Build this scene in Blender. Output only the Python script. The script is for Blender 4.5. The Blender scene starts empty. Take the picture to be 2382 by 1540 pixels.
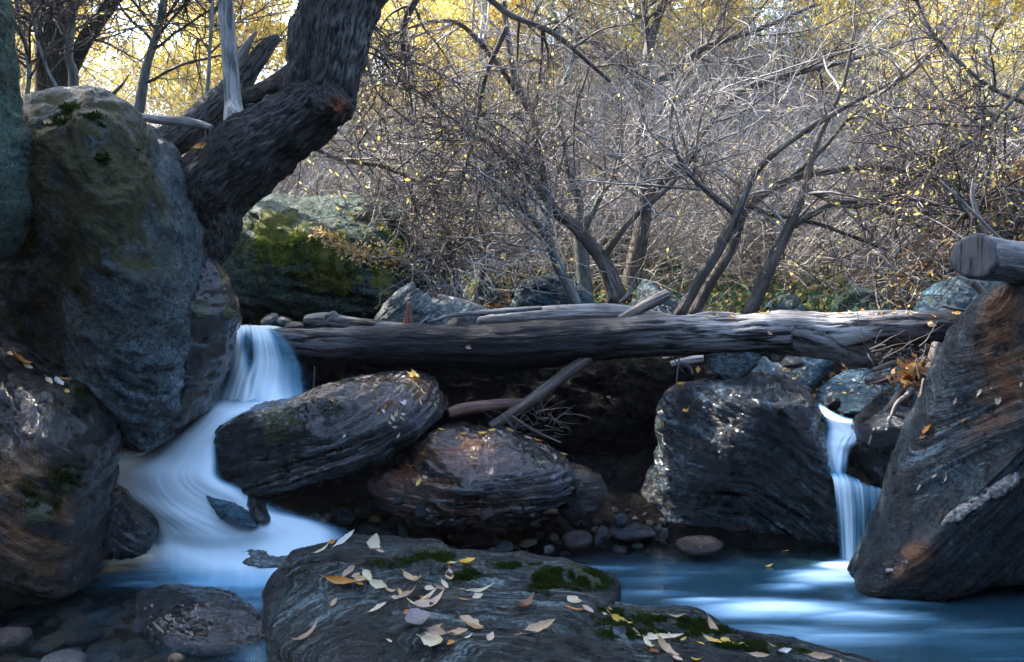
import bpy, math, random
import numpy as np
from mathutils import Vector, Matrix, Euler
from mathutils.bvhtree import BVHTree
R = math.radians
SC = bpy.context.scene
COL = SC.collection
rng = np.random.default_rng(7)
random.seed(7)

# ------------------------------------------------------------------ camera, world, sun
CAM_Z, PITCH, F, W, H = 1.25, R(4), 2063.0, 2382.0, 1540.0
cam = bpy.data.cameras.new('camera'); camo = bpy.data.objects.new('camera', cam); COL.objects.link(camo)
camo.location = (0, 0, CAM_Z); camo.rotation_euler = (R(90) - PITCH, 0, 0)
cam.sensor_width = 36; cam.lens = 36 * F / W; cam.clip_end = 500; cam.clip_start = 0.05
SC.camera = camo
SUN_EL, SUN_AZ = R(46), R(-58)          # azimuth measured from +Y (ahead of the camera) towards +X
wd = bpy.data.worlds.new('World'); SC.world = wd; wd.use_nodes = True
nt = wd.node_tree; bg = nt.nodes['Background']
sky = nt.nodes.new('ShaderNodeTexSky'); sky.sky_type = 'NISHITA'; sky.sun_disc = False
sky.sun_elevation = SUN_EL; sky.sun_rotation = SUN_AZ; sky.altitude = 300; sky.dust_density = 1.6; sky.ozone_density = 0.4
nt.links.new(sky.outputs[0], bg.inputs[0]); bg.inputs[1].default_value = 0.15
sl = bpy.data.lights.new('sun', 'SUN'); so = bpy.data.objects.new('sun', sl); COL.objects.link(so)
sl.energy = 2.0; sl.angle = R(0.6); sl.color = (1.0, 0.93, 0.82)
sdir = Vector((math.sin(SUN_AZ) * math.cos(SUN_EL), math.cos(SUN_AZ) * math.cos(SUN_EL), math.sin(SUN_EL)))
so.rotation_euler = sdir.to_track_quat('Z', 'Y').to_euler(); so.location = (0, 0, 20)
vs = SC.view_settings
vs.view_transform = 'Standard'; vs.look = 'None'; vs.gamma = 1; vs.use_curve_mapping = False; vs.exposure = 3.25
cy = SC.cycles; HAZE = .0012; cy.volume_bounces = 0
cy.use_denoising = True; cy.max_bounces = 8; cy.diffuse_bounces = 3; cy.glossy_bounces = 3
cy.transparent_max_bounces = 24; cy.use_adaptive_sampling = True; cy.adaptive_threshold = 0.02
cy.caustics_reflective = False; cy.caustics_refractive = False; cy.sample_clamp_indirect = 4

def P(u, v, d):
    """world point seen at photo position (u, v) (2382 x 1540 units) at forward distance d"""
    x = (u - 1191) / F; yu = (770 - v) / F
    wy = math.cos(PITCH) + math.sin(PITCH) * yu; wz = -math.sin(PITCH) + math.cos(PITCH) * yu
    s = d / wy
    return np.array([x * s, d, CAM_Z + wz * s])
def PZ(u, v, z=0.0):
    x = (u - 1191) / F; yu = (770 - v) / F
    wy = math.cos(PITCH) + math.sin(PITCH) * yu; wz = -math.sin(PITCH) + math.cos(PITCH) * yu
    s = (z - CAM_Z) / wz
    return np.array([x * s, wy * s, z])
def RAY(u, v):
    return Vector(P(u, v, 1.0) - np.array([0, 0, CAM_Z])).normalized()

# ------------------------------------------------------------------ noise
def _h(ix, iy, iz):
    n = (ix * 374761393 + iy * 668265263 + iz * 2147483647 * 3 + iz * 1274126177) & 0xffffffff
    n = ((n ^ (n >> 13)) * 1274126177) & 0xffffffff
    n = (n ^ (n >> 16)) & 0xffffffff
    return n.astype(np.float64) / 4294967295.0
def vnoise(p):
    p = np.asarray(p, float); i = np.floor(p).astype(np.int64); f = p - i
    f = f * f * f * (f * (f * 6 - 15) + 10); x, y, z = i[..., 0], i[..., 1], i[..., 2]
    def c(a, b, d): return _h(x + a, y + b, z + d)
    fx, fy, fz = f[..., 0], f[..., 1], f[..., 2]
    a = c(0,0,0)*(1-fx)+c(1,0,0)*fx; b = c(0,1,0)*(1-fx)+c(1,1,0)*fx
    e = c(0,0,1)*(1-fx)+c(1,0,1)*fx; g = c(0,1,1)*(1-fx)+c(1,1,1)*fx
    return ((a*(1-fy)+b*fy)*(1-fz) + (e*(1-fy)+g*fy)*fz) * 2 - 1
def fbm(p, oct=4, gain=.5, off=0.0):
    p = np.asarray(p, float) + off; s = 0; a = 1; t = 0
    for k in range(oct):
        s = s + a * vnoise(p + k * 17.3); t += a; a *= gain; p = p * 2.03
    return s / t
def ridged(p, oct=4, off=0.0):
    p = np.asarray(p, float) + off; s = 0; a = 1; t = 0
    for k in range(oct):
        s = s + a * (1 - 2 * np.abs(vnoise(p + k * 9.7))); t += a; a *= .5; p = p * 2.1
    return s / t
def sstep(a, b, x):
    t = np.clip((x - a) / (b - a), 0, 1); return t * t * (3 - 2 * t)

# ------------------------------------------------------------------ materials
class G:
    def __init__(s, name):
        s.m = bpy.data.materials.new(name); s.m.use_nodes = True; s.t = s.m.node_tree
        s.b = s.t.nodes['Principled BSDF']; s.out = s.t.nodes['Material Output']
    def n(s, typ, ins=None, **kw):
        nd = s.t.nodes.new('ShaderNode' + typ)
        for k, v in kw.items(): setattr(nd, k, v)
        for k, v in (ins or {}).items(): s.set(nd.inputs[k], v)
        return nd
    def set(s, sock, v):
        if isinstance(v, bpy.types.NodeSocket): s.t.links.new(v, sock)
        elif isinstance(v, bpy.types.Node): s.t.links.new(v.outputs[0], sock)
        else:
            if isinstance(v, tuple) and len(v) == 3 and sock.type == 'RGBA': v = (*v, 1)
            sock.default_value = v
    def math(s, op, a, b=0.0, clamp=False): return s.n('Math', {0: a, 1: b}, operation=op, use_clamp=clamp).outputs[0]
    def mix(s, f, a, b):
        nd = s.n('Mix', data_type='RGBA'); s.set(nd.inputs[0], f); s.set(nd.inputs[6], a); s.set(nd.inputs[7], b); return nd.outputs[2]
    def ramp(s, f, stops):
        nd = s.n('ValToRGB', {0: f}); e = nd.color_ramp.elements
        while len(e) < len(stops): e.new(0.5)
        for k, (p, c) in enumerate(stops):
            e[k].position = p; e[k].color = (*c, 1) if isinstance(c, tuple) else (c, c, c, 1)
        return nd.outputs[0]
    def noise(s, vec, scale, detail=5, rough=.55, dist=0.0):
        return s.n('TexNoise', {'Vector': vec, 'Scale': scale, 'Detail': detail, 'Roughness': rough, 'Distortion': dist}).outputs[0]
    def co(s): return s.n('TexCoord').outputs['Object']
    def mapp(s, vec, rot=(0,0,0), scale=(1,1,1)):
        return s.n('Mapping', {'Vector': vec, 'Rotation': rot, 'Scale': scale}).outputs[0]
    def attr(s, name): return s.n('Attribute', attribute_name=name)
    def bump(s, h, strength, dist): return s.n('Bump', {'Height': h, 'Strength': strength, 'Distance': dist}).outputs[0]
    def rng(s, v, a, b, c=0.0, d=1.0):
        return s.n('MapRange', {0: v, 1: a, 2: b, 3: c, 4: d}, interpolation_type='SMOOTHSTEP').outputs[0]

def rockmat(name, dark, mid, light, rot=(0,0,0), sc=(1.5,1.5,14), rough=(.35,.7), moss=(.035,.05,.008), moss2=(.09,.12,.015),
            rust=(.16,.06,.02), pale=(.5,.45,.42), bump=.6, veins=.5, spec=.5, bd=.06, coat=0., vr=(.54,.64)):
    g = G(name); c = g.co()
    w = g.n('TexNoise', {'Vector': c, 'Scale': 2.2, 'Detail': 3}).outputs[1]
    cw = g.n('VectorMath', {0: c, 1: g.n('VectorMath', {0: w, 3: .22}, operation='SCALE').outputs[0]}, operation='ADD').outputs[0]
    m = g.n('VectorMath', {0: g.attr('strat').outputs['Vector'], 3: float(sc[2])}, operation='SCALE').outputs[0]
    s1 = g.noise(m, 1.6, 9, .66); s2 = g.noise(m, 4.5, 6, .6); big = g.noise(c, 2.3, 5, .6); fine = g.noise(c, 60, 6, .65); med = g.noise(c, 14, 7, .62)
    f = g.math('ADD', g.math('MULTIPLY', s1, .55), g.math('ADD', g.math('MULTIPLY', big, .3), g.math('MULTIPLY', med, .15)))
    base = g.ramp(f, [(.40, dark), (.5, mid), (.60, light)])
    v = g.math('MULTIPLY', g.math('MULTIPLY', g.rng(s2, vr[0], vr[1]), g.rng(big, .40, .56)), veins)
    base = g.mix(v, base, tuple(min(1, x * 2.2) for x in light))
    spk = g.noise(c, 130, 5, .7)
    base = g.mix(g.math('MULTIPLY', g.rng(fine, .45, .62), .75), base, tuple(x * .3 for x in dark))
    base = g.mix(g.math('MULTIPLY', g.rng(spk, .56, .68), .5), base, tuple(x * 1.5 for x in light))
    pit = g.noise(c, 32, 8, .72); crk = g.noise(m, 12, 6, .7)
    base = g.mix(g.math('MULTIPLY', g.rng(pit, .47, .38), .7), base, tuple(x * .25 for x in dark))
    base = g.mix(g.math('MULTIPLY', g.rng(crk, .44, .36), .75), base, tuple(x * .2 for x in dark))
    ru = g.math('MULTIPLY', g.attr('rust').outputs['Fac'], g.rng(g.math('ADD', g.math('MULTIPLY', s1, .7), g.math('MULTIPLY', med, .3)), .40, .56), True)
    base = g.mix(ru, base, g.ramp(med, [(.3, tuple(x * .45 for x in rust)), (.7, rust)]))
    pa = g.math('MULTIPLY', g.attr('pale').outputs['Fac'], g.rng(med, .42, .58), True)
    base = g.mix(pa, base, pale)
    mn = g.noise(c, 7, 8, .68); ma = g.math('ADD', g.attr('moss').outputs['Fac'], g.math('MULTIPLY', g.math('SUBTRACT', mn, .5), 1.6))
    mf = g.rng(ma, .42, .62)
    mcol = g.mix(g.noise(c, 38, 6, .7), moss, moss2)
    base = g.mix(mf, base, mcol)
    g.set(g.b.inputs['Base Color'], base)
    rr = g.n('MapRange', {0: med, 1: .35, 2: .65, 3: rough[0], 4: rough[1]}).outputs[0]
    rr = g.n('Mix', {0: mf, 2: rr, 3: .9}, data_type='FLOAT').outputs[0]
    g.set(g.b.inputs['Roughness'], rr)
    g.b.inputs['Specular IOR Level'].default_value = spec
    h = g.math('ADD', g.math('MULTIPLY', s1, .5), g.math('ADD', g.math('MULTIPLY', s2, .3), g.math('MULTIPLY', fine, .38)))
    h = g.math('ADD', h, g.math('MULTIPLY', g.math('ADD', pit, crk), .35))
    h = g.math('ADD', h, g.math('ADD', g.math('MULTIPLY', med, .5), g.math('MULTIPLY', spk, .10)))
    h = g.math('ADD', h, g.math('MULTIPLY', g.math('MULTIPLY', mf, g.noise(c, 110, 4, .7)), .9))
    g.set(g.b.inputs['Normal'], g.bump(h, min(1, bump * 1.25), bd))
    if coat: g.b.inputs['Coat Weight'].default_value = coat; g.b.inputs['Coat Roughness'].default_value = .09; g.b.inputs['Coat IOR'].default_value = 1.4
    return g.m

def barkmat(name, dark, light, rough=.8, ks=5.0, kr=38.0, moss=0.0, bump=.7, spec=.3, top=None):
    g = G(name); a = g.attr('bark').outputs['Vector']; c = g.co()
    m = g.mapp(a, (0,0,0), (ks, kr, kr)); n1 = g.noise(m, 1.0, 9, .65, .4); n2 = g.noise(m, 3.2, 5, .6); big = g.noise(c, 4, 4, .5)
    f = g.math('ADD', g.math('MULTIPLY', n1, .65), g.math('MULTIPLY', n2, .35))
    base = g.ramp(f, [(.36, tuple(x * .4 for x in dark)), (.47, dark), (.62, light)])
    base = g.mix(g.rng(big, .42, .6, 0, .5), base, tuple(x * .5 for x in dark))
    mf = g.rng(g.math('ADD', g.attr('moss').outputs['Fac'], g.math('MULTIPLY', g.math('SUBTRACT', g.noise(c, 9, 7, .7), .5), 1.5)), .42, .6)
    base = g.mix(mf, base, g.mix(g.noise(c, 50, 4, .7), (.02, .03, .005), (.09, .11, .012)))
    ru = g.math('MULTIPLY', g.attr('rust').outputs['Fac'], g.rng(n1, .3, .6), True)
    base = g.mix(ru, base, (.30, .075, .02))
    pa = g.math('MULTIPLY', g.attr('pale').outputs['Fac'], g.rng(n1, .40, .55), True)
    base = g.mix(pa, base, (.5, .47, .44))
    g.set(g.b.inputs['Base Color'], base); g.b.inputs['Roughness'].default_value = rough
    g.b.inputs['Specular IOR Level'].default_value = spec
    g.set(g.b.inputs['Normal'], g.bump(g.math('ADD', f, g.math('MULTIPLY', g.noise(c, 90, 5, .7), .25)), bump, .02))
    return g.m

def leafmat(name, c1, c2, trans=.5, scale=30, rough=.5):
    g = G(name); c = g.co()
    col = g.mix(g.rng(g.noise(c, scale, 4, .6), .35, .65), c1, c2)
    d = g.n('BsdfDiffuse', {0: col}); t = g.n('BsdfTranslucent', {0: col}); gl = g.n('BsdfGlossy', {0: (.8, .8, .8), 1: .5})
    mx = g.n('MixShader', {0: trans, 1: d.outputs[0], 2: t.outputs[0]}); m2 = g.n('MixShader', {0: .04, 1: mx.outputs[0], 2: gl.outputs[0]})
    g.t.links.new(m2.outputs[0], g.out.inputs[0]); return g.m

def randleafmat(name, cols, trans=.55):
    """leaf colour varies from leaf to leaf by a per-face value"""
    g = G(name); r = g.attr('rnd').outputs['Fac']
    col = g.ramp(r, [(k / (len(cols) - 1) * .98 + .01, c) for k, c in enumerate(cols)])
    d = g.n('BsdfDiffuse', {0: col}); t = g.n('BsdfTranslucent', {0: col})
    mx = g.n('MixShader', {0: trans, 1: d.outputs[0], 2: t.outputs[0]})
    g.t.links.new(mx.outputs[0], g.out.inputs[0]); return g.m

# ------------------------------------------------------------------ mesh helpers
def mkmesh(name, V, Q=None, T=None, smooth=True):
    me = bpy.data.meshes.new(name); V = np.asarray(V, np.float32)
    Q = np.zeros((0, 4), np.int32) if Q is None or len(Q) == 0 else np.asarray(Q, np.int32)
    T = np.zeros((0, 3), np.int32) if T is None or len(T) == 0 else np.asarray(T, np.int32)
    me.vertices.add(len(V)); me.vertices.foreach_set('co', V.ravel())
    nl = Q.size + T.size; me.loops.add(nl)
    me.loops.foreach_set('vertex_index', np.concatenate([Q.ravel(), T.ravel()]))
    me.polygons.add(len(Q) + len(T))
    ls = np.concatenate([np.arange(len(Q)) * 4, Q.size + np.arange(len(T)) * 3]).astype(np.int32)
    me.polygons.foreach_set('loop_start', ls)
    me.update(calc_edges=True); me.validate()
    if smooth: me.polygons.foreach_set('use_smooth', np.ones(len(me.polygons), bool))
    return me
def getV(me):
    a = np.empty(len(me.vertices) * 3, np.float32); me.vertices.foreach_get('co', a); return a.reshape(-1, 3).astype(float)
def setV(me, V): me.vertices.foreach_set('co', np.asarray(V, np.float32).ravel()); me.update()
def getN(me):
    a = np.empty(len(me.vertices) * 3, np.float32); me.vertex_normals.foreach_get('vector', a); return a.reshape(-1, 3).astype(float)
def fattr(me, name, val):
    a = me.attributes.new(name, 'FLOAT', 'POINT'); a.data.foreach_set('value', np.asarray(val, np.float32))
def vattr(me, name, val):
    a = me.attributes.new(name, 'FLOAT_VECTOR', 'POINT'); a.data.foreach_set('vector', np.asarray(val, np.float32).ravel())
def link(name, me, mat, parent=None, recenter=True):
    o = bpy.data.objects.new(name, me); COL.objects.link(o)
    if mat is not None:
        for m_ in (mat if isinstance(mat, (list, tuple)) else [mat]): me.materials.append(m_)
    if recenter and parent is None:
        V = getV(me); c = V.mean(0); c[2] = V[:, 2].min(); setV(me, V - c); o.location = c
    if parent is not None:
        o.parent = parent
        if recenter: V = getV(me); setV(me, V - np.array(parent.location))
    return o
def tag(o, label=None, cat=None, group=None, kind=None):
    if label: o['label'] = label
    if cat: o['category'] = cat
    if group: o['group'] = group
    if kind: o['kind'] = kind
    return o
def empty(name, loc, *a, **k):
    o = bpy.data.objects.new(name, None); COL.objects.link(o); o.location = loc; o.empty_display_size = .1
    return tag(o, *a, **k)
class Acc:
    def __init__(s): s.V = []; s.Q = []; s.T = []; s.n = 0; s.B = []
    def add(s, V, Q=None, T=None, B=None):
        V = np.asarray(V, float).reshape(-1, 3)
        if Q is not None and len(Q): s.Q.append(np.asarray(Q).reshape(-1, 4) + s.n)
        if T is not None and len(T): s.T.append(np.asarray(T).reshape(-1, 3) + s.n)
        s.V.append(V); s.B.append(V if B is None else np.asarray(B).reshape(-1, 3)); s.n += len(V)
    def mesh(s, name, smooth=True):
        me = mkmesh(name, np.concatenate(s.V), np.concatenate(s.Q) if s.Q else None, np.concatenate(s.T) if s.T else None, smooth)
        vattr(me, 'bark', np.concatenate(s.B)); return me
def catmull(pts, n, closed=False):
    p = np.asarray(pts, float); m = len(p)
    if closed: e = np.vstack([p[-1], p, p[0], p[1]]); k = m
    else: e = np.vstack([2 * p[0] - p[1], p, 2 * p[-1] - p[-2]]); k = m - 1
    sub = 24; out = []
    t = np.linspace(0, 1, sub, endpoint=False)[:, None]
    for i in range(k):
        a, b, c, d = e[i], e[i+1], e[i+2], e[i+3]
        out.append(.5 * ((2*b) + (-a+c)*t + (2*a-5*b+4*c-d)*t*t + (-a+3*b-3*c+d)*t**3))
    o = np.vstack(out + [[p[0] if closed else p[-1]]])
    L = np.r_[0, np.cumsum(np.linalg.norm(np.diff(o[:, :3], axis=0), axis=1))]
    q = np.linspace(0, L[-1], n + (1 if closed else 0))
    if closed: q = q[:-1]
    return np.stack([np.interp(q, L, o[:, j]) for j in range(o.shape[1])], 1)
def frames(C):
    Tn = np.gradient(C, axis=0); Tn /= np.linalg.norm(Tn, axis=1)[:, None] + 1e-12
    N = np.zeros_like(C); up = np.array([0, 0, 1.]) if abs(Tn[0][2]) < .9 else np.array([0, 1., 0])
    v = up - Tn[0] * up.dot(Tn[0]); N[0] = v / np.linalg.norm(v)
    for i in range(1, len(C)):
        v = N[i-1] - Tn[i] * N[i-1].dot(Tn[i]); N[i] = v / (np.linalg.norm(v) + 1e-12)
    return Tn, N, np.cross(Tn, N)
def tube(acc, path, sides=24, segs=60, off=0.0, cap=True):
    """path rows: x, y, z, radius"""
    c = catmull(path, segs); C = c[:, :3]; r = np.maximum(c[:, 3], 1e-4)
    Tn, N, Bn = frames(C); a = np.linspace(0, 2 * np.pi, sides, endpoint=False)
    ring = N[:, None] * np.cos(a)[None, :, None] + Bn[:, None] * np.sin(a)[None, :, None]
    V = C[:, None] + ring * r[:, None, None]
    L = np.r_[0, np.cumsum(np.linalg.norm(np.diff(C, axis=0), axis=1))]
    B = np.stack(np.broadcast_arrays(L[:, None] + off, np.cos(a)[None] * r[:, None], np.sin(a)[None] * r[:, None]), -1)
    i = np.arange(segs - 1)[:, None] * sides; j = np.arange(sides)[None]; j2 = (j + 1) % sides
    Q = np.stack([i + j, i + j2, i + sides + j2, i + sides + j], -1).reshape(-1, 4)
    Vf = V.reshape(-1, 3); Bf = B.reshape(-1, 3); T = []
    if cap:
        k = len(Vf); Vf = np.vstack([Vf, C[0], C[-1]]); Bf = np.vstack([Bf, [off, 0, 0], [L[-1] + off, 0, 0]])
        jj = np.arange(sides); T = np.vstack([np.stack([np.full(sides, k), (jj + 1) % sides, jj], 1),
              np.stack([np.full(sides, k + 1), (segs - 1) * sides + jj, (segs - 1) * sides + (jj + 1) % sides], 1)])
    acc.add(Vf, Q, T, Bf); return c
def px(pts):
    """rows (u, v, d, radius in photo units) -> world path with radii in metres"""
    return [np.r_[P(u, v, d), r * d / F] for u, v, d, r in pts]
def fuse(paths, voxel, segs=90, sides=28):
    """several tubes joined into one continuous skin"""
    acc = Acc(); cs = [tube(acc, p, sides, segs) for p in paths]
    me = acc.mesh('tmp'); o = bpy.data.objects.new('tmp', me); COL.objects.link(o)
    m = o.modifiers.new('r', 'REMESH'); m.mode = 'VOXEL'; m.voxel_size = voxel
    s_ = o.modifiers.new('s', 'SMOOTH'); s_.factor = .6; s_.iterations = 6
    dg = bpy.context.evaluated_depsgraph_get(); ev = o.evaluated_get(dg); out = bpy.data.meshes.new_from_object(ev)
    bpy.data.objects.remove(o); bpy.data.meshes.remove(me)
    for a in [a for a in out.attributes if a.name == 'bark']: out.attributes.remove(a)
    out.polygons.foreach_set('use_smooth', np.ones(len(out.polygons), bool))
    V = getV(out); best = np.full(len(V), 1e9); B = np.zeros_like(V); off = 0
    for c in cs:
        C = c[:, :3]; Tn, N, Bn = frames(C); L = np.r_[0, np.cumsum(np.linalg.norm(np.diff(C, axis=0), axis=1))]
        for s0 in range(0, len(V), 20000):
            v = V[s0:s0+20000]; d = np.linalg.norm(v[:, None] - C[None], axis=2) - c[None, :, 3]
            k = d.argmin(1); dm = d[np.arange(len(v)), k]; w = dm < best[s0:s0+20000]
            dv = v - C[k]; b = np.stack([L[k] + (dv * Tn[k]).sum(1) + off, (dv * N[k]).sum(1), (dv * Bn[k]).sum(1)], 1)
            best[s0:s0+20000][w] = dm[w]; B[s0:s0+20000][w] = b[w]
        off += L[-1] + 3
    return out, V, B
def blobs(me, V, spec, keys=('moss', 'rust', 'pale')):
    for k in keys:
        val = np.zeros(len(V))
        for (u, v, d, r, s) in spec.get(k, []):
            c = P(u, v, d); rr = r * d / F; val = np.maximum(val, s * np.exp(-((V - c) ** 2).sum(1) / rr ** 2))
        val += spec.get(k + '0', 0.0); fattr(me, k, val)
BVH = {}
def regbvh(key, me, off=(0, 0, 0)):
    V = getV(me) + np.array(off); polys = [tuple(p.vertices) for p in me.polygons]
    BVH[key] = BVHTree.FromPolygons([Vector(v) for v in V], polys)
def cast(u, v, keys=None):
    best = None; o = Vector((0, 0, CAM_Z)); d = RAY(u, v)
    for k in (keys or BVH):
        h = BVH[k].ray_cast(o, d)
        if h[0] is not None and (best is None or h[3] < best[3]): best = h
    return best

def rock(name, label, pts, mat, c=None, T=.25, Tb=None, N=(0, -1, 0), prof=.8, nu=260, nv=110, big=(.05, 2.5), strat=None, fine=(.006, 22),
         seed=0, spec=None, key=None, cat='rock', group=None, extra=None, parent=None, fold=None):
    """closed boulder: rim through pts (u, v, distance), swelling towards N by T and away by Tb"""
    rim = catmull([P(*p) for p in pts], nu, True)
    cc = P(*c) if c else rim.mean(0); N = np.array(N, float); N /= np.linalg.norm(N)
    Tb = T * 1.2 if Tb is None else Tb
    ph = np.linspace(-np.pi / 2, np.pi / 2, nv + 2)[1:-1]
    cr = np.cos(ph) ** prof; h = np.sign(ph) * np.abs(np.sin(ph)) ** (prof * 1.1) ; h = np.where(h > 0, h * T, h * Tb)
    V = cc + (rim[None] - cc) * cr[:, None, None] + N * h[:, None, None]
    V = np.vstack([V.reshape(-1, 3), cc - N * Tb, cc + N * T])
    i = np.arange(nv - 1)[:, None] * nu; j = np.arange(nu)[None]; j2 = (j + 1) % nu
    Q = np.stack([i + j, i + j2, i + nu + j2, i + nu + j], -1).reshape(-1, 4)
    jj = np.arange(nu); k = nv * nu
    Tr = np.vstack([np.stack([np.full(nu, k), (jj + 1) % nu, jj], 1), np.stack([np.full(nu, k + 1), (nv - 1) * nu + jj, (nv - 1) * nu + (jj + 1) % nu], 1)])
    me = mkmesh(name, V, Q, Tr)
    Nn = getN(me)
    cen = V.mean(0)
    if ((V - cen) * Nn).sum() < 0:
        me.flip_normals(); Nn = -Nn
    rot = strat[2] if strat else (.1, .2, 0); lo = strat[3] if strat and len(strat) > 3 else .14
    M = np.array(Euler(rot).to_matrix()); q = (V + .02 * np.stack([fbm(V * 2.2, 3, .5, s + seed) for s in (1, 2, 3)], 1))
    if fold is not None: q = fold(q)
    q = q @ M; q = q * np.array([lo, lo, 1.])
    for _ in range(1):
        disp = big[0] * fbm(V * big[1], 4, .5, seed * 3.7) + big[0] * .5 * ridged(V * big[1] * 1.9, 3, seed * 1.3 + 5)
        if strat:
            amp, fr = strat[:2]; s = fbm(q * fr, 5, .6, seed)
            disp = disp + amp * (np.abs(s) ** .8 * np.sign(s)) + amp * .5 * ridged(q * fr * 2.3, 3, seed + 2)
            for k_, (f2, a2) in enumerate(((fr * 1.3, .9), (fr * 3.1, .4))):      # broken ledges
                t = q[:, 2] * f2 + .9 * fbm(q * f2 * .5, 3, .5, seed + 7 + k_) + .15 * fbm(V * 5, 3, .5, seed + k_); i_ = np.floor(t); f_ = t - i_
                hh = _h(i_.astype(np.int64), i_.astype(np.int64) * 0 + seed + k_, i_.astype(np.int64) * 0 + 3)
                disp = disp + amp * a2 * (.35 + hh) * (np.minimum(f_ * 1.15, (1 - f_) * 7) - .45)
        disp = disp + fine[0] * ridged(V * fine[1], 4, seed + 9)
        if extra: disp = disp + extra(V)
    disp = disp - disp.mean()
    V = V + Nn * disp[:, None]
    setV(me, V); blobs(me, V, spec or {}); vattr(me, 'strat', q)
    regbvh(key or (name + str(len(BVH))), me)
    o = link(name, me, mat, parent)
    tag(o, label, cat, group); return o

# ---- batches of thin twigs (vectorised)
def walk(start, dirs, length, segs, curl, grav, r0, r1, rg):
    n = len(start); p = np.zeros((n, segs, 3)); p[:, 0] = start; d = dirs / np.linalg.norm(dirs, axis=1)[:, None]
    step = (length / (segs - 1))[:, None]; bend = rg.normal(0, 1, (n, 3)) * curl * .5
    for k in range(1, segs):
        d = d + bend / segs * 2 + rg.normal(0, curl, (n, 3)) / segs ** .5 * .6 + np.array([0, 0, grav]) / segs
        d /= np.linalg.norm(d, axis=1)[:, None]; p[:, k] = p[:, k-1] + d * step
    t = np.linspace(0, 1, segs)[None]; r0 = np.broadcast_to(r0, (n,))[:, None]; r1 = np.broadcast_to(r1, (n,))[:, None]
    return p, r0 * (1 - t) + r1 * t
def tubes(acc, p, r, sides=3):
    n, s, _ = p.shape; Tn = np.gradient(p, axis=1); Tn /= np.linalg.norm(Tn, axis=2)[..., None] + 1e-9
    up = np.where(np.abs(Tn[..., 2:3]) < .9, np.array([0, 0, 1.]), np.array([1., 0, 0])); N = np.cross(Tn, up); N /= np.linalg.norm(N, axis=2)[..., None] + 1e-9
    B = np.cross(Tn, N); a = np.linspace(0, 2 * np.pi, sides, endpoint=False)
    V = p[:, :, None] + (N[:, :, None] * np.cos(a)[None, None, :, None] + B[:, :, None] * np.sin(a)[None, None, :, None]) * r[:, :, None, None]
    base = (np.arange(n) * s * sides)[:, None, None] + (np.arange(s - 1) * sides)[None, :, None]; j = np.arange(sides)[None, None]; j2 = (j + 1) % sides
    Q = np.stack([base + j, base + j2, base + sides + j2, base + sides + j], -1).reshape(-1, 4)
    acc.add(V.reshape(-1, 3), Q)
def sprout(p, r, per, lo, hi, rg, spread=.9, upb=.15):
    """starting points and directions for a next order of twigs along the polylines p"""
    n, s, _ = p.shape; N = int(n * per); i = rg.integers(0, n, N); t = rg.uniform(lo, hi, N) * (s - 1.001); k = t.astype(int); f = (t - k)[:, None]
    q = p[i, k] * (1 - f) + p[i, k + 1] * f; d = p[i, k + 1] - p[i, k]; d /= np.linalg.norm(d, axis=1)[:, None] + 1e-9
    x = rg.normal(0, 1, (N, 3)); x -= d * (x * d).sum(1)[:, None]; x /= np.linalg.norm(x, axis=1)[:, None] + 1e-9
    dd = d * (1 - spread * .5) + x * spread + np.array([0, 0, upb]); return q, dd, r[i, k], 1 - t / s
def leafcloud(q, size, rg, name, mat, elong=2.2, droop=.3):
    n = len(q); a = rg.normal(0, 1, (n, 3)); a[:, 2] -= droop; a /= np.linalg.norm(a, axis=1)[:, None]
    b = np.cross(a, rg.normal(0, 1, (n, 3))); b /= np.linalg.norm(b, axis=1)[:, None]; c = np.cross(a, b)
    L = size * rg.uniform(.6, 1.3, n)[:, None]; w = L / elong
    V = np.stack([q, q + a * L * .45 + b * w * .5 + c * w * .12, q + a * L, q + a * L * .5 - b * w * .5 + c * w * .12], 1).reshape(-1, 3)
    Q = np.arange(n * 4).reshape(-1, 4); me = mkmesh(name, V, Q, smooth=False)
    fattr(me, 'rnd', np.repeat(rg.uniform(0, 1, n), 4)); return me

# ================================================================== MATERIALS
M_boulder = rockmat('boulder_stone', (.03,.048,.055), (.13,.19,.21), (.32,.43,.47), rot=(.2,.6,0), sc=(2.5,2.5,5), rough=(0.35,0.72), moss=(.022,.024,.006), moss2=(.06,.062,.014), rust=(.075,.072,.022), bump=1., veins=.12, spec=.35, bd=.11)
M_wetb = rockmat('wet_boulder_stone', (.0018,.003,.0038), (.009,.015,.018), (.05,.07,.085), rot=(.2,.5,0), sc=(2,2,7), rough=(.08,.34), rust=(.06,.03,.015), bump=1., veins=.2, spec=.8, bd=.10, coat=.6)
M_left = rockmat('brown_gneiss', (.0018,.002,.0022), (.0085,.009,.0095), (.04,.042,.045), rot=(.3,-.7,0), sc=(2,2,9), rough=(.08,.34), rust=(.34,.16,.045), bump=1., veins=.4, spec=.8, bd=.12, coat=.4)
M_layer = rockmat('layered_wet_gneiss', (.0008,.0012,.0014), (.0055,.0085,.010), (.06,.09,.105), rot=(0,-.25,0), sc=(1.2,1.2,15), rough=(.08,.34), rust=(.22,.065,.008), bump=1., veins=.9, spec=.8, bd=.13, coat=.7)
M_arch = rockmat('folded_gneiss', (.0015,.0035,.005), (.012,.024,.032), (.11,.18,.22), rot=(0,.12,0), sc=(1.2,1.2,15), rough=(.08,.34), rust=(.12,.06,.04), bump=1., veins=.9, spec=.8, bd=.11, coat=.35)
M_slab = rockmat('blue_gneiss_slab', (.004,.0065,.0075), (.026,.042,.050), (.13,.185,.21), rot=(0,.95,0), sc=(1.6,1.6,15), rough=(0.21,0.51), rust=(.34,.16,.07), pale=(.55,.5,.43), bump=1., veins=.8, bd=.10)
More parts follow.
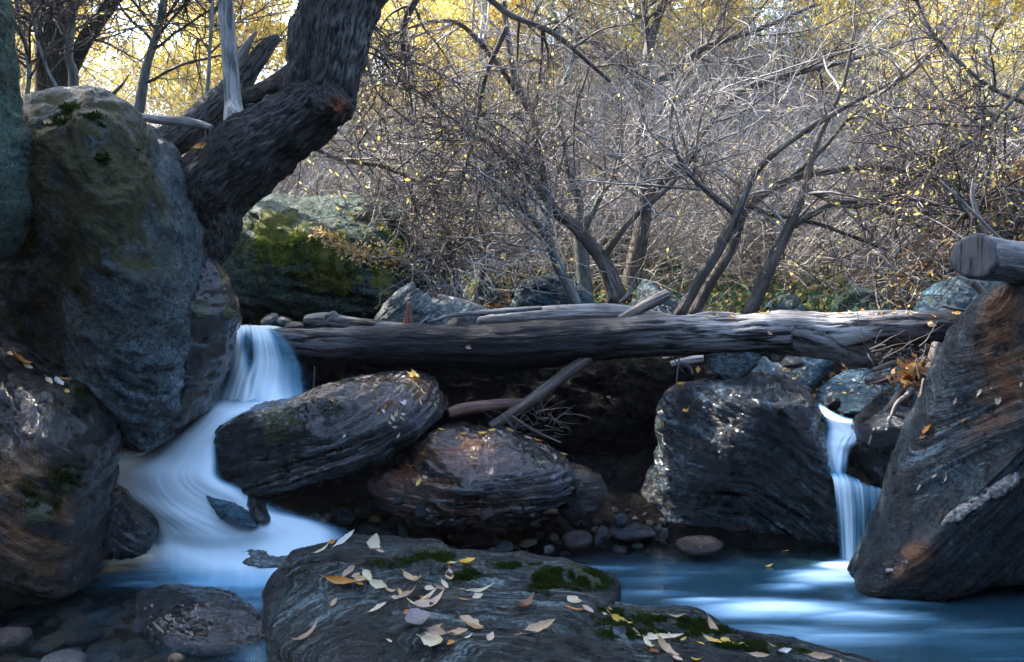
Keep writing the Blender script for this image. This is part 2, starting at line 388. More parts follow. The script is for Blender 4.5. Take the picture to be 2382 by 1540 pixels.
M_fore = rockmat('striated_schist', (.0025,.005,.0055), (.019,.031,.033), (.125,.17,.17), rot=(.0,.03,0), sc=(.8,2.2,24), rough=(0.24,0.55), rust=(.12,.10,.06), bump=1., veins=.8, moss=(.015,.028,.006), moss2=(.06,.09,.012), bd=.10, vr=(.50,.60))
M_mossy = rockmat('mossy_boulder_stone', (0.0237,0.0537,0.0404), (0.0568,0.1208,0.0924), (0.1324,0.2416,0.1963), rot=(.2,.3,0), sc=(2,2,5), rough=(0.42,0.77), moss=(.12,.135,.03), moss2=(.48,.48,.12), bump=.9, veins=.25, spec=.25, bd=.10)
M_pale = rockmat('pale_green_stone', (.05,.065,.06), (.13,.16,.15), (.32,.36,.34), rot=(0,.7,0), sc=(1.5,1.5,12), rough=(0.35,0.68), bump=.7, veins=.6)
M_grey = rockmat('grey_blue_stone', (0.0138,0.0355,0.0504), (0.0366,0.0891,0.1192), (0.0915,0.2122,0.2750), rot=(.1,.2,0), sc=(1.5,1.5,9), rough=(0.24,0.55), rust=(.16,.09,.06), bump=.7, veins=.4)
M_cave_shade = rockmat('shade_black_stone', (.0008,.001,.0012), (.0018,.0022,.0028), (.005,.006,.008), rot=(.1,.2,0), sc=(1.5,1.5,6), rough=(0.10,0.42), rust=(.05,.02,.008), bump=.8, veins=.1, spec=.06)  # near-black base puts the shade under the log into the stone colour
M_peb = []
for k, (a, b) in enumerate([((.02,.03,.04),(.07,.09,.11)), ((.03,.02,.018),(.09,.055,.045)), ((.05,.06,.06),(.18,.2,.2)), ((.012,.016,.02),(.04,.05,.06)), ((.09,.06,.03),(.22,.15,.08))]):
    M_peb.append(rockmat('pebble_stone', tuple(x * .5 for x in a), a, b, sc=(3,3,8), rough=(.12,.4), bump=.4, veins=.15, rust=(.1,.05,.03)))
M_bark = barkmat('rugged_dark_bark', (.008,.0075,.007), (.10,.098,.095), ks=15, kr=85, bump=1.0)
M_log = barkmat('weathered_log_wood', (.004,.004,.005), (.021,.022,.026), rough=.5, ks=4, kr=34, bump=.9, spec=.2)
M_palelog = barkmat('pale_bleached_wood', (.16,.14,.125), (.42,.39,.36), rough=.7, ks=4, kr=50, bump=.6)
M_stick = barkmat('brown_stick_wood', (.06,.045,.036), (.19,.155,.13), rough=.55, ks=5, kr=90, bump=.5)
M_greystem = barkmat('smooth_grey_bark', (.13,.14,.13), (.3,.32,.3), rough=.8, ks=6, kr=40, bump=.4)
M_trunk = barkmat('willow_bark', (.09,.08,.068), (.28,.25,.215), rough=.85, ks=5, kr=45, bump=.9)
g = G('thin_twig_bark'); r_ = g.noise(g.co(), 1.6, 3, .6)
g.set(g.b.inputs['Base Color'], g.ramp(r_, [(.30, (.09,.075,.065)), (.47, (.27,.24,.215)), (.62, (.5,.46,.42))])); g.b.inputs['Roughness'].default_value = .7; M_twig = g.m
g = G('dark_twig_bark'); r_ = g.noise(g.co(), 2.5, 3, .6)
g.set(g.b.inputs['Base Color'], g.ramp(r_, [(.35, (.03,.022,.02)), (.65, (.12,.095,.085))])); g.b.inputs['Roughness'].default_value = .7; M_dtwig = g.m
g = G('root_bark'); g.b.inputs['Base Color'].default_value = (.035, .026, .022, 1); g.b.inputs['Roughness'].default_value = .8; M_root = g.m
M_yleaf = randleafmat('autumn_yellow_leaf', [(.82,.66,.18), (.88,.72,.25), (.88,.60,.15), (.72,.76,.25), (.92,.82,.42)], .6)
M_gleaf = randleafmat('green_ground_leaf', [(.02,.09,.05), (.05,.15,.08), (.22,.15,.06), (.30,.33,.12), (.05,.13,.09), (.3,.2,.1)], .4)
M_litter = randleafmat('fallen_leaf_litter', [(.30,.13,.04), (.45,.25,.09), (.12,.06,.03), (.5,.32,.16), (.2,.10,.05)], .2)
M_moss2 = randleafmat('bright_moss_blade', [(.05,.09,.015), (.12,.17,.03), (.25,.30,.05), (.07,.11,.02)], .3)
M_band = randleafmat('dry_leaf', [(.8,.6,.3), (.85,.72,.5), (.75,.42,.12), (.85,.65,.2)], .3)
M_moss = randleafmat('moss_blade', [(.008,.018,.004), (.022,.038,.008), (.05,.075,.012), (.012,.024,.006)], .3)
FL = {'cream': leafmat('cream_leaf', (.74,.60,.36), (.85,.75,.52)), 'white': leafmat('pale_leaf', (.75,.70,.62), (.88,.84,.78)),
      'tan': leafmat('tan_leaf', (.52,.32,.14), (.7,.5,.3)), 'orange': leafmat('orange_leaf', (.55,.19,.02), (.72,.34,.05)),
      'yellow': leafmat('yellow_leaf', (.75,.42,.04), (.85,.6,.12)), 'mauve': leafmat('mauve_leaf', (.38,.24,.15), (.55,.38,.27)),
      'pink': leafmat('pink_leaf', (.64,.42,.28), (.78,.58,.44)), 'grey': leafmat('grey_leaf', (.22,.18,.18), (.38,.33,.33)),
      'brown': leafmat('brown_leaf', (.22,.08,.03), (.36,.16,.07)), 'green': leafmat('green_leaf', (.30,.36,.06), (.5,.55,.12))}
M_dirt = rockmat('gravel_soil_with_shade', (.002,.002,.002), (.006,.006,.006), (.02,.018,.016), sc=(3,3,3), rough=(.4,.9), bump=1.0, veins=.0, rust=(.14,.085,.05), spec=.08)  # base blackened to paint the cave's shade; rust mask carries the far soil colour

# ================================================================== GROUND
YS = [-40, 0, 2.4, 3.6, 3.85, 4.05, 4.35, 4.7, 5.1, 5.6, 7, 8, 10, 14, 20, 40, 90]
ZS = [-.3, -.3, -.16, -.08, -.02, .05, .18, .5, .68, .78, .95, 1.2, 2.0, 3.7, 6.2, 11, 20]
def ground(x, y):
    z = np.interp(y, YS, ZS); far = sstep(7, 12, y)
    k = .42 + .58 * sstep(-4.5, 1.0, x); z = np.where(y > 7, .92 + (z - .92) * (1 + (k - 1) * far), z)
    side = (sstep(2.3, 5.5, np.abs(x)) * 2.4 + np.clip(np.abs(x) - 5.5, 0, 8) * .45) * (1 - sstep(6.5, 9, y)); z = z + side
    z = z + sstep(-.9, -4.2, y) * 6 - .34 * sstep(.95, 1.25, x) * (1 - sstep(2.5, 2.9, x)) * sstep(4.25, 4.5, y) * (1 - sstep(5.5, 6.3, y))  # high unseen bank behind the camera, added to block low light
    p = np.stack([x, y, np.zeros_like(x)], -1)
    return z + .10 * fbm(p * .9, 3) * sstep(5, 8, y) + .03 * fbm(p * 4, 3)
gx = np.concatenate([np.linspace(-60, -8, 18)[:-1], np.linspace(-8, 8, 180), np.linspace(8, 60, 18)[1:]])
gy = np.concatenate([np.linspace(-40, 1, 12)[:-1], np.linspace(1, 12, 170), np.linspace(12, 90, 50)[1:]])
XX, YY = np.meshgrid(gx, gy); ZZ = ground(XX, YY); ny, nx = XX.shape
idx = np.arange(ny * nx).reshape(ny, nx)
Q = np.stack([idx[:-1, :-1], idx[:-1, 1:], idx[1:, 1:], idx[1:, :-1]], -1).reshape(-1, 4)
me = mkmesh('ground', np.stack([XX, YY, ZZ], -1).reshape(-1, 3), Q); V = getV(me)
vattr(me, 'strat', V); fattr(me, 'moss', .35 * sstep(7, 9, V[:, 1])); fattr(me, 'rust', .8 * sstep(6, 8, V[:, 1])); fattr(me, 'pale', np.zeros(len(V)))
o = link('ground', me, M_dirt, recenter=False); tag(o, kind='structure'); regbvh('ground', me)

# ================================================================== WATER
g = G('silky_water'); c = g.co(); 
st = g.mapp(c, (0, 0, R(6)), (1.0, 4.5, 1)); s1 = g.noise(st, 1.6, 4, .5, .6); s2 = g.noise(st, 5, 3, .5)
fo = g.attr('foam').outputs['Fac']
ff = g.math('ADD', fo, g.math('MULTIPLY', g.math('SUBTRACT', s1, .5), .85)); ff = g.math('ADD', ff, g.math('MULTIPLY', g.math('SUBTRACT', s2, .5), .15))
ff = g.rng(ff, .05, 1.05); ffl = g.math('MULTIPLY', ff, .97, True)
clear = g.n('BsdfTransparent', {0: (.74, .82, .84)})
gls = g.n('BsdfGlossy', {0: (.8, .92, 1), 1: .22}); fr = g.n('Fresnel', {0: 1.33})
g.set(gls.inputs['Normal'], g.bump(s1, .15, .05))
body = g.n('BsdfDiffuse', {0: (.010, .034, .048)}); b1 = g.n('MixShader', {0: g.math('MULTIPLY', g.attr('depth').outputs['Fac'], 1.0, True), 1: clear.outputs[0], 2: body.outputs[0]})
b2 = g.n('MixShader', {0: g.math('MULTIPLY', fr, 1.1, True), 1: b1.outputs[0], 2: gls.outputs[0]})
fd = g.n('BsdfDiffuse', {0: g.ramp(ff, [(.0, (.05,.19,.30)), (.5, (.32,.55,.70)), (1, (.82,.96,1.0))])})
b3 = g.n('MixShader', {0: ffl, 1: b2.outputs[0], 2: fd.outputs[0]}); g.t.links.new(b3.outputs[0], g.out.inputs[0]); M_water = g.m
wx = np.linspace(-5, 5, 260); wy = np.concatenate([np.linspace(-6, 2.2, 10)[:-1], np.linspace(2.2, 4.3, 200)]); XX, YY = np.meshgrid(wx, wy)
foam = np.zeros_like(XX); 
for (u, v, ru, rv, s) in [(520,1290,240,.30,1.15),(690,1262,130,.14,1.0),(560,1350,170,.16,.75),(590,1400,110,.15,.5),(430,1330,200,.13,.35),(300,1345,120,.12,.16),
        (1998,1328,90,.12,1.3),(1920,1345,120,.10,1.0),(1850,1368,80,.06,.6),(1790,1418,230,.11,.85),(2000,1440,200,.10,.6),(2080,1400,150,.06,.5),(1640,1405,120,.06,.7),(1560,1340,160,.1,.3),(1850,1480,420,.12,.42),(2250,1480,200,.15,.3),
        (1400,1325,200,.05,.25),(1500,1385,120,.06,.5),(1120,1285,120,.02,.35),(600,1530,50,.2,.3)]:
    c0 = PZ(u, v); ru = ru * c0[1] / F; foam = np.maximum(foam, s * np.exp(-((XX - c0[0]) / ru) ** 2 - ((YY - c0[1]) / rv) ** 2))
dep = np.clip(.55 + .5 * sstep(-.4, .3, XX) * sstep(3.9, 3.5, YY), 0, 1); dep = dep * (1 - .95 * sstep(-.35, -.7, XX) * sstep(3.5, 3.25, YY))
dep = dep * sstep(3.95, 3.6, YY)
ny, nx = XX.shape; idx = np.arange(ny * nx).reshape(ny, nx); Q = np.stack([idx[:-1, :-1], idx[:-1, 1:], idx[1:, 1:], idx[1:, :-1]], -1).reshape(-1, 4)
pp = np.stack([XX, YY * 3, 0 * XX], -1)
me = mkmesh('water', np.stack([XX, YY, .006 * fbm(pp * 2, 3) + .02 * np.clip(foam, 0, 1)], -1).reshape(-1, 3), Q)
fattr(me, 'foam', foam.ravel()); fattr(me, 'depth', dep.ravel()); tag(link('water', me, M_water, recenter=False), kind='structure')
regbvh('water', me)

g = G('falling_water'); uv = g.attr('flow').outputs['Vector']; de = g.attr('dens').outputs['Fac']
m1 = g.mapp(uv, (0,0,0), (16, .5, 1)); m2 = g.mapp(uv, (0,0,0), (48, .8, 1))
s = g.math('ADD', g.math('MULTIPLY', g.noise(m1, 1, 3, .5, .2), .65), g.math('MULTIPLY', g.noise(m2, 1, 3, .55), .35))
al = g.math('ADD', de, g.math('MULTIPLY', g.math('MULTIPLY', g.math('SUBTRACT', s, .5), 2.6), g.attr('streak').outputs['Fac'])); al = g.rng(al, .0, 1.0)
al = g.math('MULTIPLY', al, g.rng(de, 0, .22))
col = g.ramp(al, [(.0, (.04,.20,.36)), (.5, (.26,.54,.70)), (1, (.82,.96,1.0))])
df = g.n('BsdfDiffuse', {0: col}); tl = g.n('BsdfTranslucent', {0: col}); mxx = g.n('MixShader', {0: .25, 1: df.outputs[0], 2: tl.outputs[0]})
tr = g.n('BsdfTransparent'); fin = g.n('MixShader', {0: al, 1: tr.outputs[0], 2: mxx.outputs[0]}); g.t.links.new(fin.outputs[0], g.out.inputs[0]); M_fall = g.m
def fall(name, rows, nu=90, nv=160, streak=.5, seed=0, rip=.006, fs=1.):
    """rows of (u, v, d or None for the pool level, density) across the flow, from the top down"""
    A = []
    for row in rows:
        r = [np.r_[P(u, v, d) if d else PZ(u, v, .015), s] for u, v, d, s in row]
        t = np.linspace(0, 1, len(r)); A.append(catmull(r, nu))
    A = np.array(A)
    out = np.stack([catmull(A[:, j], nv) for j in range(nu)], 1)
    V = out[..., :3]; D = np.clip(out[..., 3], 0, 1.3); a = np.linspace(0, 1, nu)[None].repeat(nv, 0)
    L = np.r_[0, np.cumsum(np.linalg.norm(np.diff(V.mean(1), axis=0), axis=1))][:, None].repeat(nu, 1)
    rn = fbm(np.stack([a * 14, L * .9, a * 0 + seed], -1), 3) + .5 * fbm(np.stack([a * 40, L * .9, a * 0 + seed], -1), 2)
    V = V + np.array([0, -1, .35]) * (rip * rn)[..., None]; D = D * (1 + .3 * fbm(np.stack([a * 4, L * 4, a * 0 + seed], -1), 3))
    idx = np.arange(nv * nu).reshape(nv, nu); Q = np.stack([idx[:-1, :-1], idx[:-1, 1:], idx[1:, 1:], idx[1:, :-1]], -1).reshape(-1, 4)
    me = mkmesh(name, V.reshape(-1, 3), Q); fattr(me, 'dens', D.ravel()); fattr(me, 'streak', np.full(nu * nv, streak))
    vattr(me, 'flow', np.stack([a * np.linalg.norm(V[:, -1] - V[:, 0], axis=1).mean() * 1.6, L, a * 0 + seed], -1).reshape(-1, 3) * np.array([fs, 1, 1]))
    o = link(name, me, M_fall); tag(o, kind='structure'); return o
fall('waterfall', [[(541,758,4.75,.9),(560,757,4.75,.9),(580,756,4.75,.9),(605,757,4.75,.9),(635,758,4.75,.7),(670,762,4.75,.4)],
    [(543,768,4.42,1.),(558,765,4.42,1.),(578,764,4.42,.8),(605,764,4.4,1.),(635,769,4.4,.6),(672,777,4.4,0)],
    [(541,790,4.27,.5),(552,790,4.25,.95),(575,790,4.25,.3),(603,786,4.25,1.),(655,796,4.26,.5),(698,808,4.28,0)],
    [(528,840,4.23,.3),(556,840,4.2,.9),(580,840,4.21,.35),(606,840,4.2,.9),(675,847,4.24,.5),(728,852,4.3,0)],
    [(510,890,4.22,.3),(566,890,4.15,1.),(584,892,4.15,.6),(602,890,4.15,.9),(685,897,4.22,.5),(738,902,4.3,0)],
    [(488,942,4.2,.7),(560,945,4.08,1.25),(590,948,4.07,1.25),(625,946,4.06,1.1),(690,940,4.15,.65),(738,934,4.3,0)]], streak=.3, seed=1)
fall('cascade', [[(470,915,4.25,0),(520,918,4.17,.0),(580,920,4.12,.0),(640,922,4.14,.0),(665,925,4.2,0)],
    [(468,938,4.2,0),(515,942,4.12,.9),(575,944,4.05,1.1),(640,942,4.08,.8),(672,940,4.16,.1)],
    [(450,962,4.1,0),(485,962,4.0,1.),(520,962,3.93,1.2),(560,962,3.93,.7),(580,955,4.0,0)],
    [(392,1008,4.0,0),(430,1012,3.92,1.),(465,1016,3.85,1.2),(495,1010,3.83,.8),(520,1000,3.85,0)],
    [(300,1045,4.0,0),(380,1060,3.87,1.),(430,1066,3.78,1.3),(485,1070,3.74,.9),(512,1070,3.78,0)],
    [(228,1062,3.95,.3),(320,1095,3.82,1.1),(410,1112,3.72,1.3),(480,1115,3.68,1.1),(525,1112,3.72,0)],
    [(225,1118,3.9,.1),(335,1148,3.76,1.2),(420,1160,3.68,1.3),(530,1150,3.66,1.),(590,1132,3.74,0)],
    [(285,1158,3.85,0),(370,1195,3.7,1.1),(450,1205,3.64,1.3),(590,1190,3.66,.9),(680,1180,3.78,0)],
    [(330,1205,3.8,0),(400,1235,3.68,1.1),(500,1248,3.62,1.3),(670,1222,3.66,1.25),(790,1222,3.78,.2)],
    [(325,1255,3.76,0),(420,1280,3.66,1.),(540,1290,3.62,1.2),(690,1262,3.62,1.2),(830,1258,3.72,.3)],
    [(300,1330,None,0),(430,1345,None,.5),(550,1360,None,.5),(700,1340,None,.6),(850,1310,None,.1)],
    [(290,1390,None,0),(430,1400,None,.0),(550,1420,None,.0),(700,1400,None,.0),(850,1370,None,0)]], streak=.09, seed=2, nu=110, nv=220, rip=.002, fs=.5)
fall('waterfall', [[(1896,934,4.65,0),(1905,936,4.65,.1),(1914,940,4.65,.1),(1926,944,4.65,0)],
    [(1900,946,4.55,0),(1912,950,4.52,.9),(1924,954,4.5,.9),(1938,956,4.52,0)],
    [(1908,962,4.4,0),(1926,968,4.35,1.2),(1946,970,4.32,1.1),(1966,968,4.35,0)],
    [(1922,995,4.1,.2),(1958,1002,4.06,1.3),(1992,998,4.1,1.2),(2034,988,4.2,.3)],
    [(1915,1028,4.02,.3),(1955,1030,3.98,1.2),(1990,1026,4.02,1.),(2020,1018,4.1,.1)],
    [(1915,1048,4.0,.6),(1945,1052,3.95,.9),(1968,1052,3.98,.8),(1988,1046,4.1,0)],
    [(1925,1085,3.92,.5),(1945,1090,3.9,.6),(1962,1090,3.9,.5),(1976,1085,3.98,0)],
    [(1932,1106,3.86,.2),(1948,1108,3.85,.3),(1962,1108,3.85,.25),(1972,1105,3.95,0)]], nu=60, nv=120, streak=.3, seed=3)
fall('waterfall', [[(1930,1098,3.86,.3),(1950,1100,3.84,.5),(1975,1105,3.84,.4),(2020,1128,3.86,.4),(2085,1140,3.92,.3)],
    [(1938,1120,3.8,.8),(1956,1123,3.78,.9),(1984,1128,3.78,.7),(2022,1142,3.82,.6),(2085,1152,3.9,.4)],
    [(1944,1170,3.77,.55),(1964,1172,3.75,.85),(1992,1176,3.75,.55),(2030,1180,3.8,.6),(2080,1185,3.88,.4)],
    [(1950,1240,3.75,.4),(1972,1242,3.73,.8),(1998,1244,3.73,.45),(2032,1244,3.78,.6),(2068,1245,3.85,.4)],
    [(1955,1318,3.72,.5),(1977,1322,3.7,.9),(2002,1322,3.7,.6),(2032,1318,3.74,.4),(2052,1312,3.8,.2)]], nu=90, nv=120, streak=.55, seed=4, rip=.01)

# ================================================================== BOULDERS
rock('boulder', 'huge rounded blue-grey boulder with moss tufts, filling the left side above the cascade',
  [(30,225,3.75),(90,202,3.8),(180,190,3.85),(242,202,3.8),(288,232,3.75),(322,275,3.7),(345,350,3.7),(378,440,3.7),(412,555,3.7),(432,640,3.7),(439,720,3.7),(434,810,3.7),(415,900,3.7),(395,965,3.72),(372,1035,3.75),(330,1057,3.75),(280,1040,3.8),(235,1000,3.85),(190,930,3.9),(120,880,3.9),(20,850,3.9),(-120,760,3.9),(-160,500,3.85),(-90,280,3.8)],
  M_boulder, c=(325,440,3.7), T=.46, Tb=.7, prof=1.08, big=(.055,2.0), strat=(.018,6,(.3,.9,0),.5), fine=(.012,14), seed=3, nu=420, nv=180, key='A',
  spec={'moss':[(160,420,3.4,130,.42),(240,560,3.4,120,.42),(180,680,3.4,120,.4),(200,260,3.5,26,1.2),(150,250,3.5,20,1.1),(230,300,3.4,20,1.2),(235,365,3.35,20,1.2),(150,290,3.5,24,1.1)], 'rust':[(150,400,3.45,240,2.4),(200,600,3.4,170,1.9),(120,720,3.5,140,1.6)], 'moss0':-.05})
rock('boulder', 'dark boulder with a green moss streak, wedged between huge boulder and left waterfall',
  [(400,640,4.0),(450,600,4.0),(492,598,3.98),(522,640,3.95),(545,692,3.95),(549,740,3.95),(532,820,3.95),(502,900,3.95),(470,962,3.95),(420,1005,3.95),(370,1030,3.95),(330,1020,4),(320,850,4.05),(360,700,4.05)],
  M_wetb, T=.28, Tb=.3, prof=.8, big=(.03,2.5), strat=(.01,7,(.2,.5,0),.5), fine=(.006,20), seed=5, key='B', spec={'moss':[(465,720,3.75,25,1.1),(535,730,3.85,25,.9),(420,900,3.8,90,.65)], 'rust':[(455,670,3.8,30,.8)]})
rock('mossy_rock', 'green mossy rock face at the extreme left, in front of the huge boulder',
  [(-100,-200,3.1),(-40,-120,3.1),(-14,60,3.1),(-6,200,3.1),(4,320,3.1),(20,460,3.1),(14,540,3.1),(-15,590,3.1),(-80,620,3.1),(-200,500,3.2),(-220,0,3.2)],
  M_mossy, T=.3, Tb=.3, prof=.7, big=(.04,3), fine=(.006,18), seed=8, spec={'moss':[(28,180,3.0,60,1.1),(30,300,3.0,40,1.),(10,420,2.9,200,.45)]})
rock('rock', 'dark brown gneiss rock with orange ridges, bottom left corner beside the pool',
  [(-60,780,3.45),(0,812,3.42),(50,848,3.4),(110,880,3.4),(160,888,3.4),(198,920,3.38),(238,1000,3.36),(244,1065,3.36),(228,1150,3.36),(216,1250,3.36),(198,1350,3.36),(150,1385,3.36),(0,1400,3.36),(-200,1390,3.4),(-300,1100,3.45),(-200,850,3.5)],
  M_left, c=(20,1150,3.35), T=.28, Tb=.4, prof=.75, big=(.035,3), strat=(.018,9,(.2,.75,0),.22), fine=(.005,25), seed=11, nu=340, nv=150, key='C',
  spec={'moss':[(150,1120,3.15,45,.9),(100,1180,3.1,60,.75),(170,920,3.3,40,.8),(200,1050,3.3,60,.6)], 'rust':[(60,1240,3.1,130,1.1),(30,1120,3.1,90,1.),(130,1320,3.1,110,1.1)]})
rock('boulder', 'broad mossy boulder strewn with fallen yellow leaves, behind the log',
  [(470,640,5.9),(505,560,5.9),(560,503,5.9),(640,494,6.1),(760,497,6.3),(850,493,6.3),(925,515,6.2),(968,570,6.0),(988,640,5.8),(960,700,5.7),(890,760,5.6),(700,790,5.6),(540,780,5.7),(460,740,5.8)],
  M_mossy, c=(730,640,5.7), T=.55, Tb=.8, N=(0,-.8,.35), prof=.75, big=(.06,1.6), strat=(.02,4,(.3,.35,0),.4), fine=(.012,11), seed=14, nu=360, nv=160, key='D',
  spec={'moss':[(640,560,5.3,110,.8),(780,610,5.2,110,.8),(880,560,5.6,110,.7),(560,520,5.8,60,.7),(900,640,5.3,70,.7)], 'moss0':-.02, 'pale':[(590,600,5.3,16,.8)]})
rock('rock', 'pale green pointed rock with white bands, just behind the left half of the log',
  [(868,752,4.95),(890,712,4.95),(918,682,4.95),(952,663,4.98),(985,680,5.0),(1010,697,5.0),(1070,702,5.05),(1112,722,5.05),(1100,762,5.0),(1000,780,4.95),(900,778,4.95)],
  M_pale, T=.13, Tb=.2, prof=.85, big=(.02,5), strat=(.012,12,(0,-.75,0)), fine=(.004,30), seed=16, key='E', spec={'moss':[(1030,690,5,22,.9)]})
rock('rock', 'layered wet rock with a rust red crest, centre left beside the cascade',
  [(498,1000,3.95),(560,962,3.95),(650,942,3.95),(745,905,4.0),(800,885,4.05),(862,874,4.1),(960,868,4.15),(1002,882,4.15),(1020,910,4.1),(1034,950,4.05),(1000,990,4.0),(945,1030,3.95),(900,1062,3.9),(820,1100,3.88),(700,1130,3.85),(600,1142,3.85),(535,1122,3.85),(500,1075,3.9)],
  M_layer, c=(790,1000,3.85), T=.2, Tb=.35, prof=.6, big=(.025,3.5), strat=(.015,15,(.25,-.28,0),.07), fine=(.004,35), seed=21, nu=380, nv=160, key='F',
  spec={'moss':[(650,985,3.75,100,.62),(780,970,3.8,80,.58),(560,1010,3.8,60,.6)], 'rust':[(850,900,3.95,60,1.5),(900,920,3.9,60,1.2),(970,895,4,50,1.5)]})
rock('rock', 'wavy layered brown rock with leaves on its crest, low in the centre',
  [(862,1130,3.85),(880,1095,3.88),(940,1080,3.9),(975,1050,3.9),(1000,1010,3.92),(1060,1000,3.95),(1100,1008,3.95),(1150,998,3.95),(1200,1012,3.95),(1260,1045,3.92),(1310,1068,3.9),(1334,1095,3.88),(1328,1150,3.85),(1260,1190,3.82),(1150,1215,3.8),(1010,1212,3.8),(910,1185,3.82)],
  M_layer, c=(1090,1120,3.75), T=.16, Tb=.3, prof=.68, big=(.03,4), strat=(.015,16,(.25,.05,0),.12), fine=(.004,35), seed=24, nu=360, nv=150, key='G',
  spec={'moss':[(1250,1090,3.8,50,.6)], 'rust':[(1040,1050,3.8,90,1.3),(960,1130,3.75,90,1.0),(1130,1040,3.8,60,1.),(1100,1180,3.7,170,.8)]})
rock('rock', 'smooth rounded brown stone leaning on the right end of the wavy rock',
  [(1318,1085,3.92),(1350,1082,3.92),(1392,1105,3.92),(1412,1135,3.92),(1405,1170,3.92),(1378,1200,3.9),(1320,1210,3.9),(1290,1150,3.95)],
  M_left, T=.1, Tb=.12, prof=.85, big=(.01,6), strat=(.004,20,(0,0,0)), fine=(.003,40), seed=27, spec={'rust':[(1360,1100,3.85,50,.6)]})
def fold(V):
    return .0
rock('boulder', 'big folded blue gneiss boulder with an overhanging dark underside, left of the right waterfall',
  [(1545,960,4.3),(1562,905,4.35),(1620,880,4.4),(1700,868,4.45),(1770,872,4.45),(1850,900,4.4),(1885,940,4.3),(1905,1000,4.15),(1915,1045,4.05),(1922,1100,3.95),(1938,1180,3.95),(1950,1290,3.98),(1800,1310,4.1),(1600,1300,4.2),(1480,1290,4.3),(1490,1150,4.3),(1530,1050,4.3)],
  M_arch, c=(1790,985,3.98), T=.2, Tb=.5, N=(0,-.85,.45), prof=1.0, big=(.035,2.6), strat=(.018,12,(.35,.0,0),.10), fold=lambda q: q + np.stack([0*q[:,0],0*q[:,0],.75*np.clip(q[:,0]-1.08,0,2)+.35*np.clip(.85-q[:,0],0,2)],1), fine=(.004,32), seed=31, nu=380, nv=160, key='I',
  spec={'rust':[(1790,910,4.2,40,.7),(1850,960,4.1,50,.6),(1600,890,4.3,50,.9)], 'pale':[(1680,1010,3.9,12,.9)], 'moss':[(1590,1060,4.,60,.55)]})
rock('boulder', 'huge tilted slab of blue and rust gneiss with white quartz vein, right edge',
  [(2700,500,3.3),(2500,560,3.3),(2382,632,3.3),(2322,668,3.3),(2284,705,3.3),(2248,752,3.35),(2208,825,3.4),(2168,910,3.45),(2134,990,3.48),(2096,1080,3.5),(2062,1190,3.5),(2016,1290,3.48),(1994,1335,3.45),(1988,1368,3.4),(2030,1388,3.32),(2120,1396,3.3),(2260,1370,3.3),(2400,1350,3.35),(2700,1330,3.4),(2900,1000,3.4)],
  M_slab, c=(2420,960,3.15), T=.10, Tb=.25, N=(-.05,-1,.25), prof=.36, big=(.018,2.2), strat=(.012,17,(.2,-.9,0),.05), fine=(.005,26), seed=36, nu=460, nv=200, key='J',
  spec={'rust':[(2190,990,3.2,38,2.),(2215,955,3.2,38,2.),(2240,920,3.2,38,2.),(2262,885,3.2,38,2.),(2285,850,3.2,38,2.),(2310,815,3.2,38,2.),(2335,780,3.2,38,2.),(2360,750,3.2,38,2.),(2250,1000,3.2,38,2.),(2275,975,3.2,38,2.),(2300,950,3.2,38,2.),(2325,925,3.2,38,2.),(2350,890,3.2,38,2.),(2300,740,3.2,38,2.),(2325,710,3.2,38,2.),(2210,1040,3.2,38,2.),(2235,1015,3.2,38,2.),(2090,1320,3.2,38,2.),(2130,1300,3.2,38,2.),(2370,830,3.2,38,2.),(2390,800,3.2,38,2.)],'moss':[(2250,1160,3.,60,.4)]})
rock('rock', 'dark rock block under the driftwood debris, right of the small upper pool',
  [(1988,1066,4.05),(2006,1024,4.1),(2036,985,4.15),(2062,950,4.2),(2120,952,4.2),(2180,990,4.2),(2190,1100,4.1),(2110,1160,4.05),(2075,1160,4.0),(2030,1125,4.0)],
  M_wetb, T=.12, Tb=.2, N=(0,-.8,.5), prof=.7, big=(.02,5), strat=(.008,14,(.1,.1,0)), fine=(.004,30), seed=41, key='K', extra=lambda V: -.12 * sstep(.48, .40, V[:, 2]))
rock('boulder', 'pale blue flat rock scattered with yellow leaves, behind the right end of the log',
  [(1900,945,5.0),(1910,905,5.1),(1950,875,5.2),(2000,862,5.3),(2110,860,5.3),(2160,890,5.2),(2150,950,5.0),(2080,970,4.8),(1990,972,4.75),(1930,960,4.85)],
  M_grey, T=.07, Tb=.3, N=(0,-.5,.8), prof=.6, big=(.02,4), strat=(.008,12,(.1,.1,0)), fine=(.004,30), seed=43, key='L')
rock('rock', 'blue rock seen under the right part of the log, behind the folded boulder',
  [(1750,880,5.2),(1770,835,5.3),(1830,800,5.4),(1920,810,5.4),(1935,850,5.3),(1900,890,5.1),(1850,935,5.0),(1780,930,5.0)],
  M_grey, T=.1, Tb=.2, N=(0,-.6,.7), prof=.7, big=(.02,4), strat=(.01,10,(.5,.5,0)), fine=(.004,30), seed=45, key='L2')
rock('boulder', 'large pale grey boulder at the far right behind the log',
  [(2120,735,5.2),(2135,700,5.3),(2180,672,5.4),(2260,662,5.5),(2350,655,5.5),(2420,680,5.5),(2420,780,5.2),(2250,800,5.1),(2140,780,5.1)],
  M_grey, T=.2, Tb=.4, N=(0,-.7,.6), prof=.65, big=(.03,3), strat=(.012,10,(.2,.2,0)), fine=(.006,22), seed=47, key='L3')
rock('rock', 'grey round boulder with leaves on top, behind the long log at the tree bases',
  [(1190,715,6.3),(1205,675,6.3),(1240,655,6.35),(1290,650,6.4),(1345,668,6.4),(1380,700,6.3),(1370,735,6.2),(1200,740,6.2)],
  M_grey, T=.2, Tb=.3, N=(0,-.8,.4), prof=.7, big=(.03,3), strat=(.01,9,(.1,.3,0)), fine=(.006,20), seed=51, key='R1')
